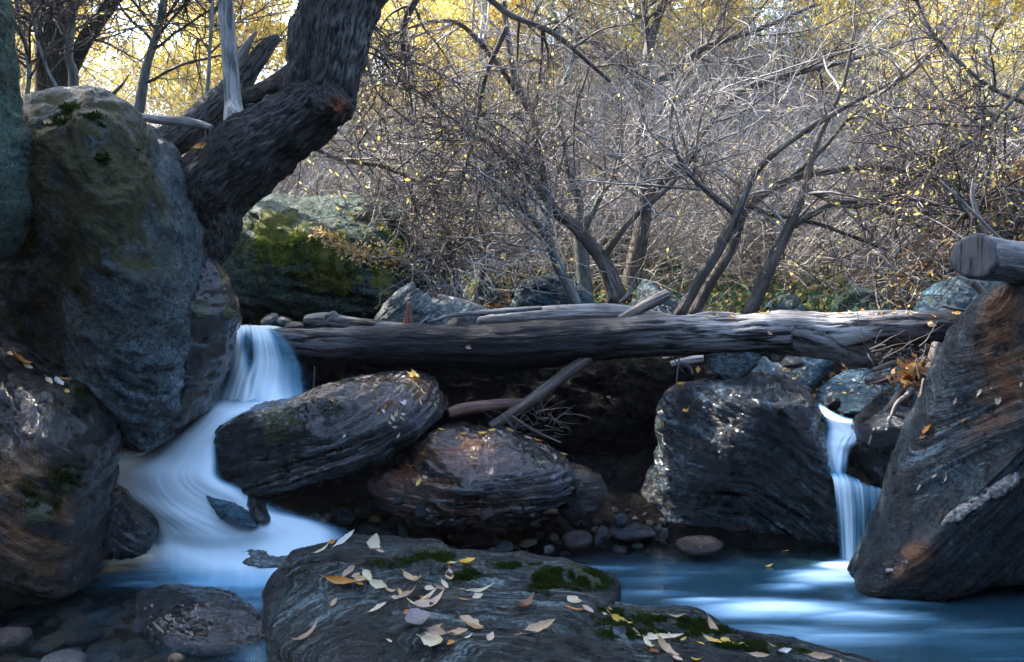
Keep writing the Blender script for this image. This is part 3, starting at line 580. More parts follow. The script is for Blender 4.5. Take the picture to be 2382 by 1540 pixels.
rock('rock', 'grey angular rock between the two middle groups of trunks',
  [(1460,735,6.4),(1475,690,6.5),(1502,657,6.5),(1540,680,6.5),(1600,720,6.4),(1690,735,6.3),(1600,760,6.2),(1480,755,6.3)], M_grey, T=.12, Tb=.2, prof=.8, big=(.03,4), seed=53)
rock('rock', 'mossy rock with a pale cap, behind the right part of the log',
  [(1935,725,6.4),(1950,695,6.4),(1980,672,6.4),(2020,668,6.4),(2050,690,6.4),(2075,728,6.3),(2000,745,6.2)], M_mossy, T=.15, Tb=.2, prof=.8, big=(.03,4), seed=55, spec={'moss0':.35})
rock('rock', 'low dark rock left of the pale capped mossy rock',
  [(1785,725,6.5),(1800,700,6.5),(1840,684,6.5),(1862,700,6.5),(1870,728,6.4),(1820,740,6.3)], M_grey, T=.12, Tb=.2, prof=.8, big=(.02,4), seed=57)
rock('rock', 'grey rock with a bright moss patch, in the thicket right of the mossy boulder',
  [(1080,690,6.8),(1095,655,6.8),(1120,640,6.8),(1148,655,6.8),(1160,690,6.8),(1140,710,6.7),(1095,712,6.7)], M_mossy, T=.15, Tb=.2, prof=.8, big=(.02,4), seed=59, spec={'moss':[(1110,670,6.7,30,1.)]})
for k, (u, v, d, w, h) in enumerate([(1590,640,8.2,36,20),(1700,640,8.3,60,34),(1560,690,7.2,30,18),(1745,690,7.6,24,16),(1660,668,7.6,26,15),(1480,610,8.5,22,14),(1900,700,7,26,14),(1660,700,7,30,14)]):
    a = np.linspace(0, 2 * np.pi, 9)[:-1]
    rock('rock', 'small blue-grey stone half hidden in the green undergrowth behind the log', [(u + w * math.cos(t) * (1 + .25 * math.sin(3 * t + k)), v - h * math.sin(t) * (1 + .2 * math.cos(2 * t + k)), d) for t in a],
         M_grey, T=.1, Tb=.15, prof=.7, nu=80, nv=36, big=(.03,5), seed=60 + k, group='stones in the undergrowth')
rock('boulder', 'round dark hanging stone wedged under the log on top of the folded boulder',
  [(1640,835,4.3),(1650,800,4.35),(1700,790,4.4),(1755,795,4.35),(1768,825,4.3),(1745,862,4.28),(1700,888,4.28),(1660,870,4.28)], M_boulder, T=.09, Tb=.1, prof=.85, big=(.01,6), seed=72)
# wet rocks in the cave under the log, its shade painted in as black
rock('rock', 'wet rock wall coloured black for the deep shade under the middle of the log',
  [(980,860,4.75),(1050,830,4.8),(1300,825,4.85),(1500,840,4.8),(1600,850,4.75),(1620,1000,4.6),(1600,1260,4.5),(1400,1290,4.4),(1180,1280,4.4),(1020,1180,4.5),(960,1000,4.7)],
  M_cave_shade, T=.14, Tb=.3, prof=.55, big=(.05,3), strat=(.02,9,(.1,.1,0)), fine=(.008,20), seed=75, key='K2', spec={'rust0':.1})
rock('rock', 'wet rock painted shade-black behind the left end of the log beside the falling water',
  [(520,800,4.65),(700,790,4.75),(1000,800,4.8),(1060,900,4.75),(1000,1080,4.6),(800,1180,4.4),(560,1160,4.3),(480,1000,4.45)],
  M_cave_shade, T=.1, Tb=.3, prof=.5, big=(.04,3), strat=(.02,9,(.1,.1,0)), fine=(.008,20), seed=77, key='K3')
rock('rock', 'wet rock painted shade-black between the small upper pool and the leaning slab',
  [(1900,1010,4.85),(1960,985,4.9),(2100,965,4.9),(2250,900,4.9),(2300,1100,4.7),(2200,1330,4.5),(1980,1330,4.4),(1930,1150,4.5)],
  M_cave_shade, T=.08, Tb=.2, prof=.5, big=(.03,3), fine=(.006,20), seed=79, key='K4')
# cascade stones
rock('rock', 'dark glossy wet rock split by the cascade, left edge of the falling water',
  [(205,1150,3.72),(222,1128,3.72),(262,1128,3.72),(300,1160,3.7),(340,1205,3.66),(360,1235,3.62),(330,1290,3.6),(230,1300,3.6),(190,1250,3.65)],
  M_wetb, T=.1, Tb=.15, prof=.8, big=(.015,6), strat=(.008,16,(0,.6,0)), fine=(.004,35), seed=81, key='W1')
rock('rock', 'long wet stone poking through the cascade foam',
  [(480,1150,3.68),(520,1158,3.68),(560,1178,3.66),(600,1222,3.62),(560,1224,3.6),(520,1205,3.62)], M_grey, T=.05, Tb=.1, prof=.8, big=(.008,8), nu=120, nv=50, seed=83)
rock('rock', 'small black stone standing in the cascade below the layered rock',
  [(575,1160,3.7),(590,1150,3.7),(608,1170,3.68),(632,1212,3.66),(610,1215,3.64),(590,1200,3.66)], M_wetb, T=.05, Tb=.06, prof=.85, big=(.006,8), nu=120, nv=50, seed=85)
rock('rock', 'submerged pale round stone at the foot of the cascade, left of the foreground rock',
  [(540,1304,3.62),(560,1280,3.65),(620,1268,3.67),(690,1272,3.65),(712,1294,3.6),(690,1316,3.55),(600,1318,3.52)], M_pale, T=.022, Tb=.1, N=(0,-.7,.7), prof=.8, big=(.008,8), nu=140, nv=60, seed=87)
rock('rock', 'reddish wet stone at the right edge of the cascade',
  [(640,1205,3.85),(655,1170,3.88),(700,1158,3.9),(770,1165,3.9),(775,1200,3.85),(735,1225,3.8),(670,1228,3.8)], M_left, T=.07, Tb=.1, prof=.8, big=(.01,8), nu=160, nv=70, seed=89, spec={'rust0':.4})
rock('rock', 'large glossy wet stone standing in the water left of the foreground rock',
  [(318,1400,3.2),(350,1376,3.25),(410,1366,3.28),(450,1372,3.28),(520,1384,3.22),(580,1405,3.15),(615,1440,3.05),(632,1500,2.95),(560,1540,2.85),(430,1530,2.85),(340,1470,2.98)],
  M_wetb, c=(480,1440,3.0), T=.06, Tb=.2, N=(0,-.45,.9), prof=.75, big=(.018,5), strat=(.005,16,(.1,.1,0)), fine=(.004,40), seed=91, nu=220, nv=100, key='W2', spec={'pale':[(450,1400,3.2,40,.25)]})
# the foreground schist
rock('rock', 'striated mossy rock crossing the foreground, the rear of the two, with leaves on it',
  [(618,1420,2.85),(632,1365,2.92),(665,1322,3.0),(710,1293,3.08),(770,1273,3.12),(860,1264,3.15),(960,1267,3.15),(1020,1276,3.14),(1070,1298,3.1),(1180,1300,3.1),(1300,1312,3.06),(1390,1332,3.0),(1438,1362,2.95),(1440,1390,2.88),(1415,1425,2.75),(1300,1500,2.5),(1000,1560,2.4),(760,1560,2.4),(640,1520,2.6)],
  M_fore, c=(980,1400,2.75), T=.055, Tb=.4, N=(0,-.25,1), prof=.5, big=(.02,3.5), strat=(.008,24,(.75,.04,0),.05), fine=(.003,40), seed=101, nu=460, nv=190, key='N1',
  spec={'moss':[(1010,1305,3.0,60,1.),(1280,1345,2.95,50,1.),(1330,1350,2.95,50,1.1),(1380,1360,2.9,50,.9),(1200,1310,3,50,.7),(1080,1330,2.9,40,.7),(740,1310,3,60,.5)], 'moss0':-.15})
rock('rock', 'striated rock in the very front, bottom edge, carrying most of the big leaves',
  [(630,1540,2.65),(640,1475,2.72),(690,1415,2.8),(770,1385,2.84),(880,1378,2.86),(1000,1392,2.85),(1150,1398,2.84),(1300,1400,2.82),(1420,1420,2.8),(1530,1432,2.8),(1620,1438,2.8),(1670,1458,2.78),(1720,1485,2.75),(1850,1502,2.73),(1960,1528,2.68),(2080,1575,2.6),(2150,1700,2.3),(1900,2100,1.8),(1200,2300,1.7),(700,2200,1.8),(600,1800,2.2)],
  M_fore, c=(1150,1560,2.3), T=.05, Tb=.4, N=(0,-.2,1), prof=.45, big=(.02,3), strat=(.009,24,(.8,.05,0),.05), fine=(.003,40), seed=105, nu=560, nv=240, key='N2',
  spec={'moss':[(1480,1450,2.7,60,.9),(1560,1455,2.7,60,1.),(1400,1450,2.6,50,.8),(1650,1470,2.7,60,.9),(1350,1420,2.75,50,.7),(1750,1500,2.65,60,.8)], 'moss0':-.2})

# moss tufts of the foreground rocks (real blades), as a part of each rock
def tufts(key, parent, regions, n, size, rg, mm=None):
    pts = []; nr = []
    for (u, v, ru, rv, w) in regions:
        m = int(n * w)
        for _ in range(m):
            uu = u + rg.normal(0, ru * .5); vv = v + rg.normal(0, rv * .5)
            h = cast(uu, vv, [key])
            if h is not None and fbm(np.array([[h[0][0] * 22, h[0][1] * 22, 3.]]), 3)[0] > -.08: pts.append(h[0]); nr.append(h[1])
    q = np.array(pts).repeat(3, 0); nn = np.array(nr).repeat(3, 0); m = len(q); q = q + rg.normal(0, size * .5, (m, 3)) * np.array([1, 1, .2])
    a = nn * .9 + rg.normal(0, .6, (m, 3)) + np.array([0, 0, .3]); a /= np.linalg.norm(a, axis=1)[:, None]; b = np.cross(a, rg.normal(0, 1, (m, 3))); b /= np.linalg.norm(b, axis=1)[:, None]
    L = size * rg.uniform(.5, 1.4, m)[:, None]; w = L * .22
    V = np.stack([q - b * w, q + b * w, q + a * L + b * w * .3], 1).reshape(-1, 3); T = np.arange(m * 3).reshape(-1, 3)
    me = mkmesh('moss', V, None, T, False); fattr(me, 'rnd', np.repeat(rg.uniform(0, 1, m), 3)); o = link('moss', me, mm or M_moss, parent); return o
obs = {o.name: o for o in COL.objects}
rg = np.random.default_rng(5)
def by_label(s): return [o for o in COL.objects if s in str(o.get('label', ''))][0]
tufts('N1', by_label('the rear of the two'), [(1010,1300,60,16,1.),(1070,1335,50,16,.6),(1270,1350,60,26,1.1),(1330,1335,70,14,.8),(1375,1355,50,16,.7),(1200,1315,60,10,.4),(720,1320,70,18,.25),(900,1310,60,14,.15)], 2600, .0065, rg)
tufts('N2', by_label('in the very front'), [(1400,1425,60,10,.7),(1480,1445,80,14,1.),(1570,1450,70,16,1.),(1650,1465,50,14,.8),(1450,1475,80,12,.4),(1560,1475,80,10,.4),(1740,1500,70,8,.6),(1820,1515,60,8,.3)], 2600, .0065, rg)
tufts('F', by_label('rust red crest'), [(660,985,70,30,.5),(770,955,60,25,.5),(740,1010,100,30,.4)], 1500, .005, rg)
tufts('A', by_label('huge rounded blue-grey'), [(160,250,18,8,.12),(215,272,16,8,.1),(148,280,20,14,.25),(230,296,9,7,.12),(222,308,9,7,.1),(236,368,11,11,.2),(308,350,9,7,.06)], 1500, .013, rg)
tufts('C', by_label('dark brown gneiss rock with orange'), [(150,1110,40,30,.6),(110,1170,50,24,.5),(190,905,24,16,.4),(60,1140,40,20,.2)], 1500, .006, rg)
tufts('D', by_label('broad mossy boulder'), [(650,570,110,50,1.6),(800,620,130,60,2.),(900,570,80,40,1.2)], 1500, .012, rg, M_moss2)

# ================================================================== LOGS
def tree_disp(me, V, B, amp, ks, kr, seed=0, big=.01):
    N = getN(me); q = B * np.array([ks, kr, kr]); d = amp * (ridged(q, 4, seed) * .6 + fbm(q * 1.7, 4, .6, seed + 4)) + big * fbm(V * 6, 3, .5, seed)
    V2 = V + N * d[:, None]; setV(me, V2); vattr(me, 'bark', B); return V2
me, V, B = fuse([px([(560,796,4.46,24),(640,794,4.44,30),(760,800,4.42,38),(900,803,4.4,44),(1060,806,4.38,54),(1190,806,4.36,56),(1400,790,4.34,50),(1600,780,4.32,48),(1800,776,4.3,50),(1950,778,4.28,50),(2080,766,4.25,42),(2200,760,4.22,38),(2330,760,4.2,36)]),
    px([(1040,800,4.38,40),(1130,826,4.38,44),(1180,850,4.37,30),(1205,876,4.35,14),(1210,890,4.34,5)]),
    px([(1830,776,4.28,42),(1900,792,4.26,42),(1960,810,4.27,34),(2005,832,4.25,25),(2034,847,4.24,16)]),
    px([(1800,800,4.3,22),(1806,832,4.28,16),(1806,842,4.28,8)]),
    px([(1040,790,4.4,30),(1070,760,4.4,26),(1088,742,4.4,10)])], .0085)
V = tree_disp(me, V, B, .006, 3.0, 26, 2, .014); blobs(me, V, {'pale':[(1950,728,4.25,90,.9),(1700,735,4.3,160,.6),(2080,728,4.2,60,.3),(720,768,4.35,100,.35)], 'moss':[(2000,748,4.2,30,.45)]}); regbvh('LOG', me)  # pale blobs paint sunlight along the top of the log
tag(link('fallen_log', me, M_log), 'long dark weathered log lying across the stream from the left waterfall to the leaning slab', 'log')
def log(name, label, pts, mat, amp=.003, voxel=.007, cat='log', extra=(), spec=None, ks=4, kr=40, key=None, group=None):
    me, V, B = fuse([px(pts)] + [px(e) for e in extra], voxel, 70, 20); V = tree_disp(me, V, B, amp, ks, kr, len(label), amp)
    blobs(me, V, spec or {}); regbvh(key or label, me); o = link(name, me, mat); tag(o, label, cat, group); return o
log('fallen_log', 'pale bleached log lying just behind the middle of the long log', [(1110,748,4.75,10),(1200,738,4.75,17),(1300,732,4.75,23),(1420,730,4.75,24),(1520,740,4.72,18),(1610,750,4.7,10)], M_palelog)
log('fallen_log', 'short grey driftwood log behind the left end of the long log', [(712,752,4.7,19),(760,748,4.68,21),(800,752,4.66,17),(900,762,4.64,14),(1010,768,4.6,9)], M_log, extra=[[(765,745,4.66,14),(775,732,4.65,9),(782,727,4.65,5)]], spec={'pale0':.35})
log('broken_branch', 'brown broken branch leaning diagonally on the pale log', [(1440,745,4.6,11),(1500,712,4.58,14),(1548,688,4.56,13),(1560,681,4.56,9)], M_stick, cat='branch', spec={'pale0':.3})
log('branch', 'thin curved pale stick resting on the long log left of its middle', [(1000,748,4.45,3),(1045,735,4.5,5),(1110,728,4.5,6),(1180,722,4.5,6),(1260,716,4.55,5)], M_palelog, cat='branch', voxel=.004)
log('broken_branch', 'grey weathered plank of wood sloping down behind the pale green rock', [(1020,692,5.3,9),(1080,708,5.2,12),(1150,735,5.1,11)], M_palelog, cat='branch')
log('driftwood_stub', 'reddish brown pointed wood stub standing up behind the long log', [(948,756,4.55,12),(950,735,4.55,9),(952,703,4.55,4)], M_stick, cat='driftwood', voxel=.005, spec={'rust0':.5})
log('branch', 'dark straight branch running diagonally down from under the long log', [(1372,830,4.3,13),(1320,868,4.25,14),(1250,920,4.2,14),(1190,962,4.15,13),(1140,995,4.12,12)], M_stick, cat='branch', voxel=.006)
log('broken_branch', 'thick brown broken branch lying level in front of the cave', [(1042,963,4.1,13),(1080,952,4.12,15),(1150,943,4.16,14),(1225,938,4.25,11)], M_stick, cat='branch', voxel=.006, spec={'rust0':.3})
log('cut_log', 'thick sawn log resting on the leaning slab, its dark cut end facing left', [(2268,598,2.98,52),(2274,598,3.0,53),(2330,606,3.14,49),(2400,616,3.3,48),(2600,645,3.75,50)], M_palelog, amp=.003, voxel=.006, spec={'rust0':.0}, key='CUT')
cutlog = [o for o in COL.objects if 'thick sawn log' in str(o.get('label', ''))][0]
ax = (P(2268, 598, 2.98) - P(2330, 606, 3.14)); ax /= np.linalg.norm(ax); e1 = np.cross(ax, [0, 0, 1.]); e1 /= np.linalg.norm(e1); e2 = np.cross(ax, e1)
hit = BVH['CUT'].ray_cast(Vector(P(2274, 598, 3.0) + ax * .4), Vector(-ax)); c0 = np.array(hit[0]) + ax * .004
a_ = np.linspace(0, 2 * np.pi, 60, endpoint=False); rr_ = 52 * 3.0 / F * (1.0 + .05 * np.sin(3 * a_ + 1) + .03 * np.sin(7 * a_)); rings = [0.02, .2, .4, .6, .8, .97, 1.0]
V = np.array([c0 + ax * (.006 if k_ < .99 else -.03) + (e1 * math.cos(t) + e2 * math.sin(t)) * q_ * k_ for k_ in rings for t, q_ in zip(a_, rr_)]); n_ = 60
Q = [[i * n_ + j, i * n_ + (j + 1) % n_, (i + 1) * n_ + (j + 1) % n_, (i + 1) * n_ + j] for i in range(len(rings) - 1) for j in range(n_)]
me = mkmesh('sawn_face', V, Q, [[0, j + 1, j] for j in range(1, 59)], False); g = G('sawn_end_grain'); a1 = g.attr('bark').outputs['Vector']
vattr(me, 'bark', np.stack([(V - c0) @ e1, (V - c0) @ e2, (V - c0) @ ax], 1))
w1 = g.n('TexWave', {'Vector': a1, 'Scale': 26., 'Distortion': 2.5, 'Detail': 3}, wave_type='RINGS', rings_direction='Z').outputs['Fac']
n1 = g.noise(g.mapp(a1, (0,0,0), (60, 5, 1)), 1, 5, .6)
g.set(g.b.inputs['Base Color'], g.mix(g.rng(n1, .40, .47), (.004,.004,.004), g.mix(g.math('ADD', g.math('MULTIPLY', w1, .12), g.noise(a1, 14, 6, .7)), (.02,.018,.018), (.13,.12,.115)))); g.b.inputs['Roughness'].default_value = .7
g.set(g.b.inputs['Normal'], g.bump(n1, .8, .01)); link('sawn_face', me, g.m, cutlog)
log('branch', 'short brown prop stick under the sawn log', [(2262,655,3.6,10),(2285,680,3.58,9),(2308,706,3.55,8)], M_stick, cat='branch', voxel=.005)
# the big leaning tree
T0 = px([(450,660,4.15,14),(440,600,4.15,36),(448,530,4.15,60),(480,455,4.15,84),(560,375,4.15,92),(660,305,4.15,78),(740,245,4.15,66)])
T1 = px([(735,250,4.15,60),(770,205,4.15,58),(790,130,4.15,60),(805,60,4.15,62),(822,-20,4.15,62),(840,-260,4.1,60),(860,-700,4.1,50)])
T2 = px([(690,270,4.15,50),(715,180,4.18,46),(728,90,4.2,44),(738,0,4.22,45),(720,-260,4.3,42),(640,-700,4.5,34)])
T3 = px([(760,240,4.1,55),(790,258,4.05,38),(808,262,4.03,22)])
T4 = px([(420,420,4.2,50),(385,385,4.25,40),(370,372,4.3,26)])
RT = [px([(500,470,4.1,40),(515,530,4.08,22),(505,590,4.06,10),(492,625,4.05,4)]), px([(430,470,4.1,40),(418,540,4.08,26),(428,610,4.06,14),(436,660,4.05,8)]), px([(560,400,4.1,40),(560,460,4.1,26),(545,515,4.1,12),(538,545,4.1,5)]), px([(640,300,4.2,30),(600,262,4.15,22),(570,250,4.1,14)]), px([(450,560,4.1,30),(462,640,4.05,16),(455,700,3.98,9),(462,760,3.9,4)])]
tree = empty('leaning_tree', tuple(P(450, 660, 4.15)), 'massive dark leaning tree with rugged bark and a red sawn scar, above the boulders', 'tree')
me, V, B = fuse([T0, T1, T2, T3, T4] + RT, .009, 110, 36); V = tree_disp(me, V, B, .016, 7, 34, 6, .045)
blobs(me, V, {'rust':[(796,246,3.95,24,2.5)], 'moss':[(590,350,4,50,.55),(500,440,4,50,.35),(560,260,4.1,30,.5)], 'pale':[(850,100,4.05,60,.35)], 'moss0':-.1}); regbvh('TREE', me)
link('trunk', me, M_bark, tree)
# hanging roots
acc = Acc(); rg = np.random.default_rng(3)
for (u, v, su, sv, n, ln) in [(500,300,14,10,60,.35),(430,420,30,20,70,.3),(470,560,30,30,90,.3),(440,620,14,20,60,.25),(395,400,16,20,40,.3),(520,500,30,20,40,.2)]:
    st = np.array([P(u + rg.normal(0, su), v + rg.normal(0, sv), 4.0 + rg.normal(0, .05)) for _ in range(n)])
    p, r = walk(st, np.tile([0, -.15, -1.], (n, 1)) + rg.normal(0, .35, (n, 3)), rg.uniform(.3, 1, n) * ln * .8, 9, 1.1, -.8, .0016, .0007, rg); tubes(acc, p, r)
link('hanging_roots', acc.mesh('hanging_roots'), M_root, tree)
# crown above the frame (shades the stream bed)
acc = Acc(); st = np.array([P(840,-500,4.1), P(860,-650,4.1), P(680,-550,4.4), P(650,-680,4.5)])[rg.integers(0, 4, 22)]
p1, r1 = walk(st, rg.normal(0, .6, (22, 3)) + np.array([.1, .1, 1.0]), rg.uniform(1.2, 2.6, 22), 12, .4, .1, .022, .006, rg); tubes(acc, p1, r1, 5)
q, d, rr, _ = sprout(p1, r1, 16, .2, 1, rg); p2, r2 = walk(q, d, rg.uniform(.4, 1.2, len(q)), 8, .6, 0, .007, .003, rg); tubes(acc, p2, r2)
link('branches', acc.mesh('branches'), M_dtwig, tree)
q, d, rr, _ = sprout(p2, r2, 14, .1, 1, rg)
cl = leafcloud(q, .06, rg, 'leaves', M_yleaf); link('leaves', cl, M_yleaf, tree)

# other stems near the big tree
log('fallen_tree', 'grey fallen trunk sloping up behind the leaning tree', [(350,345,4.9,34),(430,310,4.9,38),(500,250,4.9,36),(560,190,4.9,26),(620,110,4.9,16),(650,85,4.9,10)], M_bark, amp=.008, voxel=.012, cat='tree', ks=3, kr=18, spec={'pale0':.1})
log('broken_tree', 'dark broken trunk stub crossing behind the leaning tree', [(560,235,4.8,20),(620,215,4.7,26),(690,180,4.6,36)], M_bark, amp=.006, voxel=.01, cat='tree')
log('broken_branch', 'pointed broken branch standing behind the pale birch-like trunk', [(548,160,4.9,12),(570,115,4.9,10),(598,70,4.9,3)], M_palelog, cat='branch')
log('slender_tree', 'pale scaly upright trunk with moss, left of the leaning tree', [(552,312,4.2,30),(546,275,4.3,25),(542,240,4.4,20),(538,180,4.42,18),(532,100,4.42,18),(525,0,4.42,17),(520,-260,4.45,15)], M_greystem, amp=.002, cat='tree', spec={'moss':[(540,150,4.35,20,.9),(548,110,4.35,16,.7)], 'pale0':.3})
log('dead_branch', 'bleached level branch between the huge boulder and the leaning tree', [(318,272,4.1,9),(380,280,4.12,11),(440,284,4.15,10),(495,297,4.15,7)], M_palelog, cat='branch', voxel=.005)
log('stick', 'short dark pointed stick above the huge boulder', [(262,220,4.1,5),(285,195,4.1,3.5),(305,168,4.1,1)], M_stick, cat='stick', voxel=.003)

g = G('quartz_vein'); c = g.co(); n1 = g.noise(c, 40, 7, .7)
g.set(g.b.inputs['Base Color'], g.ramp(n1, [(.36, (.05,.045,.04)), (.5, (.32,.29,.25)), (.62, (.62,.58,.52))])); g.set(g.b.inputs['Normal'], g.bump(n1, 1., .04)); g.b.inputs['Roughness'].default_value = .6; M_quartz = g.m
slab = by_label('huge tilted slab')
for pth in ([(2196,1224,8),(2222,1205,13),(2262,1180,14),(2300,1152,15),(2340,1128,17),(2382,1100,16),(2430,1066,14)], [(2060,1330,6),(2095,1318,8),(2130,1300,7),(2165,1280,4)]):
    q_ = []
    for u, v, r_ in pth:
        h = cast(u, v, ['J']); 
        if h is not None: q_.append(np.r_[np.array(h[0]) + np.array([0, .55, 0]) * r_ * h[3] / F + rng.normal(0, .004, 3), r_ * rng.uniform(.65, 1.05) * h[3] / F])
    if len(q_) > 2:
        me, V, B = fuse([q_], .005, 60, 14); N_ = getN(me); V = V + N_ * (.010 * ridged(V * 22, 5, 3) + .010 * fbm(V * 70, 3) - .004)[:, None]; setV(me, V); link('quartz_vein', me, M_quartz, slab)

# ================================================================== TREES BEHIND
def bush(label, stems, loc, rg, mat=M_trunk, tw=M_twig, group=None, n1=5, n2=6, n3=4, l1=.9, l2=.5, l3=.28, leaves=0, lsize=.034, name='bare_tree', grav=.0):
    """a tree or shrub: stems drawn as px paths, three orders of twigs grown from them, sparse leaves"""
    e = empty(name, loc, label, 'tree', group); acc = Acc(); cs = []
    for s in stems: cs.append(tube(acc, px(s), 10, 40, cap=True))
    m = acc.mesh('trunk'); V = getV(m); blobs(m, V, {}); N = getN(m); setV(m, V + N * (.004 * fbm(V * 20, 3))[:, None]); link('trunk', m, mat, e)
    a2 = Acc(); p0 = np.array([c[::3, :3] for c in cs]); r0 = np.array([c[::3, 3] for c in cs])
    q, d, rr, t = sprout(p0, r0, n1, .22, 1, rg, 1.0, .2); p1, r1 = walk(q, d, l1 * rg.uniform(.4, 1.3, len(q)), 12, .55, grav, np.minimum(rr * .6, .011), .003, rg); tubes(a2, p1, r1, 4)
    q, d, rr, t = sprout(p1, r1, n2, .1, 1, rg); p2, r2 = walk(q, d, l2 * rg.uniform(.4, 1.3, len(q)), 9, .7, grav, .0042, .0022, rg); tubes(a2, p2, r2, 3)
    q, d, rr, t = sprout(p2, r2, n3, .1, 1, rg); p3, r3 = walk(q, d, l3 * rg.uniform(.3, 1.3, len(q)), 6, .8, 0, .0026, .0016, rg); tubes(a2, p3, r3, 3)
    link('twigs', a2.mesh('twigs'), tw, e)
    if leaves:
        q, d, rr, t = sprout(np.concatenate([p3]), r3, leaves, .1, 1, rg); link('leaves', leafcloud(q, lsize, rg, 'leaves', M_yleaf), M_yleaf, e)
    return e
rg = np.random.default_rng(21)
K = dict(rg=rg)
bush('curved grey trunk arching to the left, its base near the middle of the log', [
   [(1440,705,6.2,26),(1418,640,6.2,20),(1398,600,6.2,17),(1335,525,6.2,15),(1278,475,6.2,13),(1256,380,6.2,11),(1238,270,6.2,10),(1200,190,6.2,9),(1180,80,6.2,8),(1165,-60,6.2,6)],
   [(1400,600,6.2,12),(1440,545,6.1,8),(1480,500,6.1,7),(1560,430,6.1,5),(1640,330,6.1,3.5)],
   [(1278,475,6.2,9),(1210,390,6.2,7),(1130,330,6.2,6),(1010,290,6.2,4),(900,270,6.2,2.5)],
   [(1238,270,6.2,7),(1150,140,6.1,6),(1050,50,6.0,5),(900,90,6.0,3),(850,180,6.,2)]], tuple(P(1430,710,6.2)), n1=9, leaves=0.064, **K)
bush('pale straight trunk left of the curved trunk at the tree bases', [
   [(1362,715,6.5,20),(1358,640,6.5,17),(1350,560,6.5,15),(1345,470,6.5,12),(1320,380,6.5,9),(1300,250,6.5,7),(1340,100,6.5,5),(1330,-40,6.5,4)],
   [(1350,560,6.5,8),(1390,470,6.5,6),(1440,380,6.5,4),(1450,260,6.5,3)]], tuple(P(1362,715,6.5)), mat=M_greystem, n1=6, leaves=0.048, **K)
bush('slim grey trunk bending left, its base beside the round grey boulder', [
   [(1345,712,6.0,13),(1315,650,6.0,12),(1290,600,6.0,11),(1270,550,6.0,9),(1230,500,6.0,7),(1170,450,6.0,5),(1120,400,6.0,4)],
   [(1290,600,6.0,7),(1275,530,6.0,6),(1270,460,6.0,5),(1200,330,6,3)]], tuple(P(1345,712,6.0)), mat=M_greystem, n1=6, leaves=0.048, **K)
bush('tall forked dark trunk in the middle with two rising limbs', [
   [(1462,700,6.9,24),(1475,620,6.9,22),(1495,520,6.9,18),(1500,440,6.9,15),(1488,330,6.9,14),(1500,220,6.9,14),(1510,110,6.9,12),(1545,0,6.9,9),(1580,-100,6.9,7)],
   [(1497,215,6.9,10),(1560,170,6.9,9),(1640,110,6.9,8),(1760,70,6.9,6),(1900,10,6.9,4)],
   [(1510,110,6.9,8),(1500,40,6.9,7),(1490,-60,6.9,5)],
   [(1497,470,6.9,11),(1580,380,6.9,9),(1640,300,6.9,8),(1720,215,6.9,8),(1850,170,6.9,7),(2010,130,6.9,5),(2200,60,6.9,3)],
   [(1500,220,6.9,8),(1420,130,6.9,6),(1330,70,6.9,5),(1200,10,6.9,3)]], tuple(P(1462,700,6.9)), tw=M_dtwig, n1=10, leaves=0.056, **K)
bush('twin leaning trunks rising to the right, the left one of the pair behind the log', [
   [(1580,735,6.0,15),(1620,660,6.0,14),(1665,590,6.0,13),(1712,500,6.0,12),(1740,430,6.0,10),(1790,365,6.0,8),(1880,300,6.0,7),(2000,230,6,5),(2120,170,6,4)],
   [(1712,500,6.0,8),(1600,400,6,6),(1560,300,6,4),(1580,180,6,3)]], tuple(P(1580,735,6.0)), n1=9, leaves=0.048, **K)
bush('dark leaning trunk right behind the twin, spreading long limbs to the right', [
   [(1612,735,6.2,14),(1650,660,6.2,13),(1700,580,6.2,12),(1740,480,6.2,11),(1830,420,6.2,10),(1920,400,6.2,8),(2050,390,6.2,6),(2200,420,6.2,4)],
   [(1830,420,6.2,7),(1900,360,6.2,6),(2000,250,6.2,5),(2130,160,6.2,4),(2240,30,6.2,3)],
   [(1740,480,6.2,7),(1800,500,6.2,6),(1900,520,6.2,5),(2060,580,6.2,3)]], tuple(P(1612,735,6.2)), n1=9, leaves=0.064, **K)
bush('rugged leaning trunk right of the pair, base near the low dark rock', [
   [(1738,735,6.1,17),(1765,680,6.1,16),(1800,600,6.1,14),(1835,530,6.1,12),(1870,440,6.1,9),(1900,330,6.1,7),(1960,200,6.1,5),(1990,60,6.1,4)],
   [(1835,530,6.1,7),(1960,470,6.1,6),(2080,500,6.1,5),(2200,560,6.1,3)],
   [(1870,440,6.1,6),(2000,480,6.1,6),(2130,410,6.1,6),(2230,340,6.1,5),(2320,260,6.1,4),(2400,180,6.1,3)]], tuple(P(1738,735,6.1)), tw=M_twig, n1=9, leaves=0.128, **K)
bush('arching shrub limbs hanging from the top centre over the mossy boulder', [
   [(1180,60,5.6,7),(1130,180,5.7,5),(1100,330,5.8,4),(1060,470,5.9,3)], [(1000,-60,5.5,9),(940,60,5.6,7),(945,150,5.7,4),(960,260,5.8,2)],
   [(1080,-60,5.5,9),(1180,30,5.6,7),(1290,80,5.7,6),(1420,190,5.8,4)], [(950,-60,5.4,9),(860,60,5.4,4),(870,200,5.4,3),(960,290,5.4,2)],
   [(700,330,5.6,5),(790,370,5.7,5),(900,390,5.8,5),(1000,440,5.9,3.5),(1080,480,6,2)]], tuple(P(1080,-60,5.5)), tw=M_dtwig, n1=12, l1=.7, leaves=0.256, grav=-.3, **K)
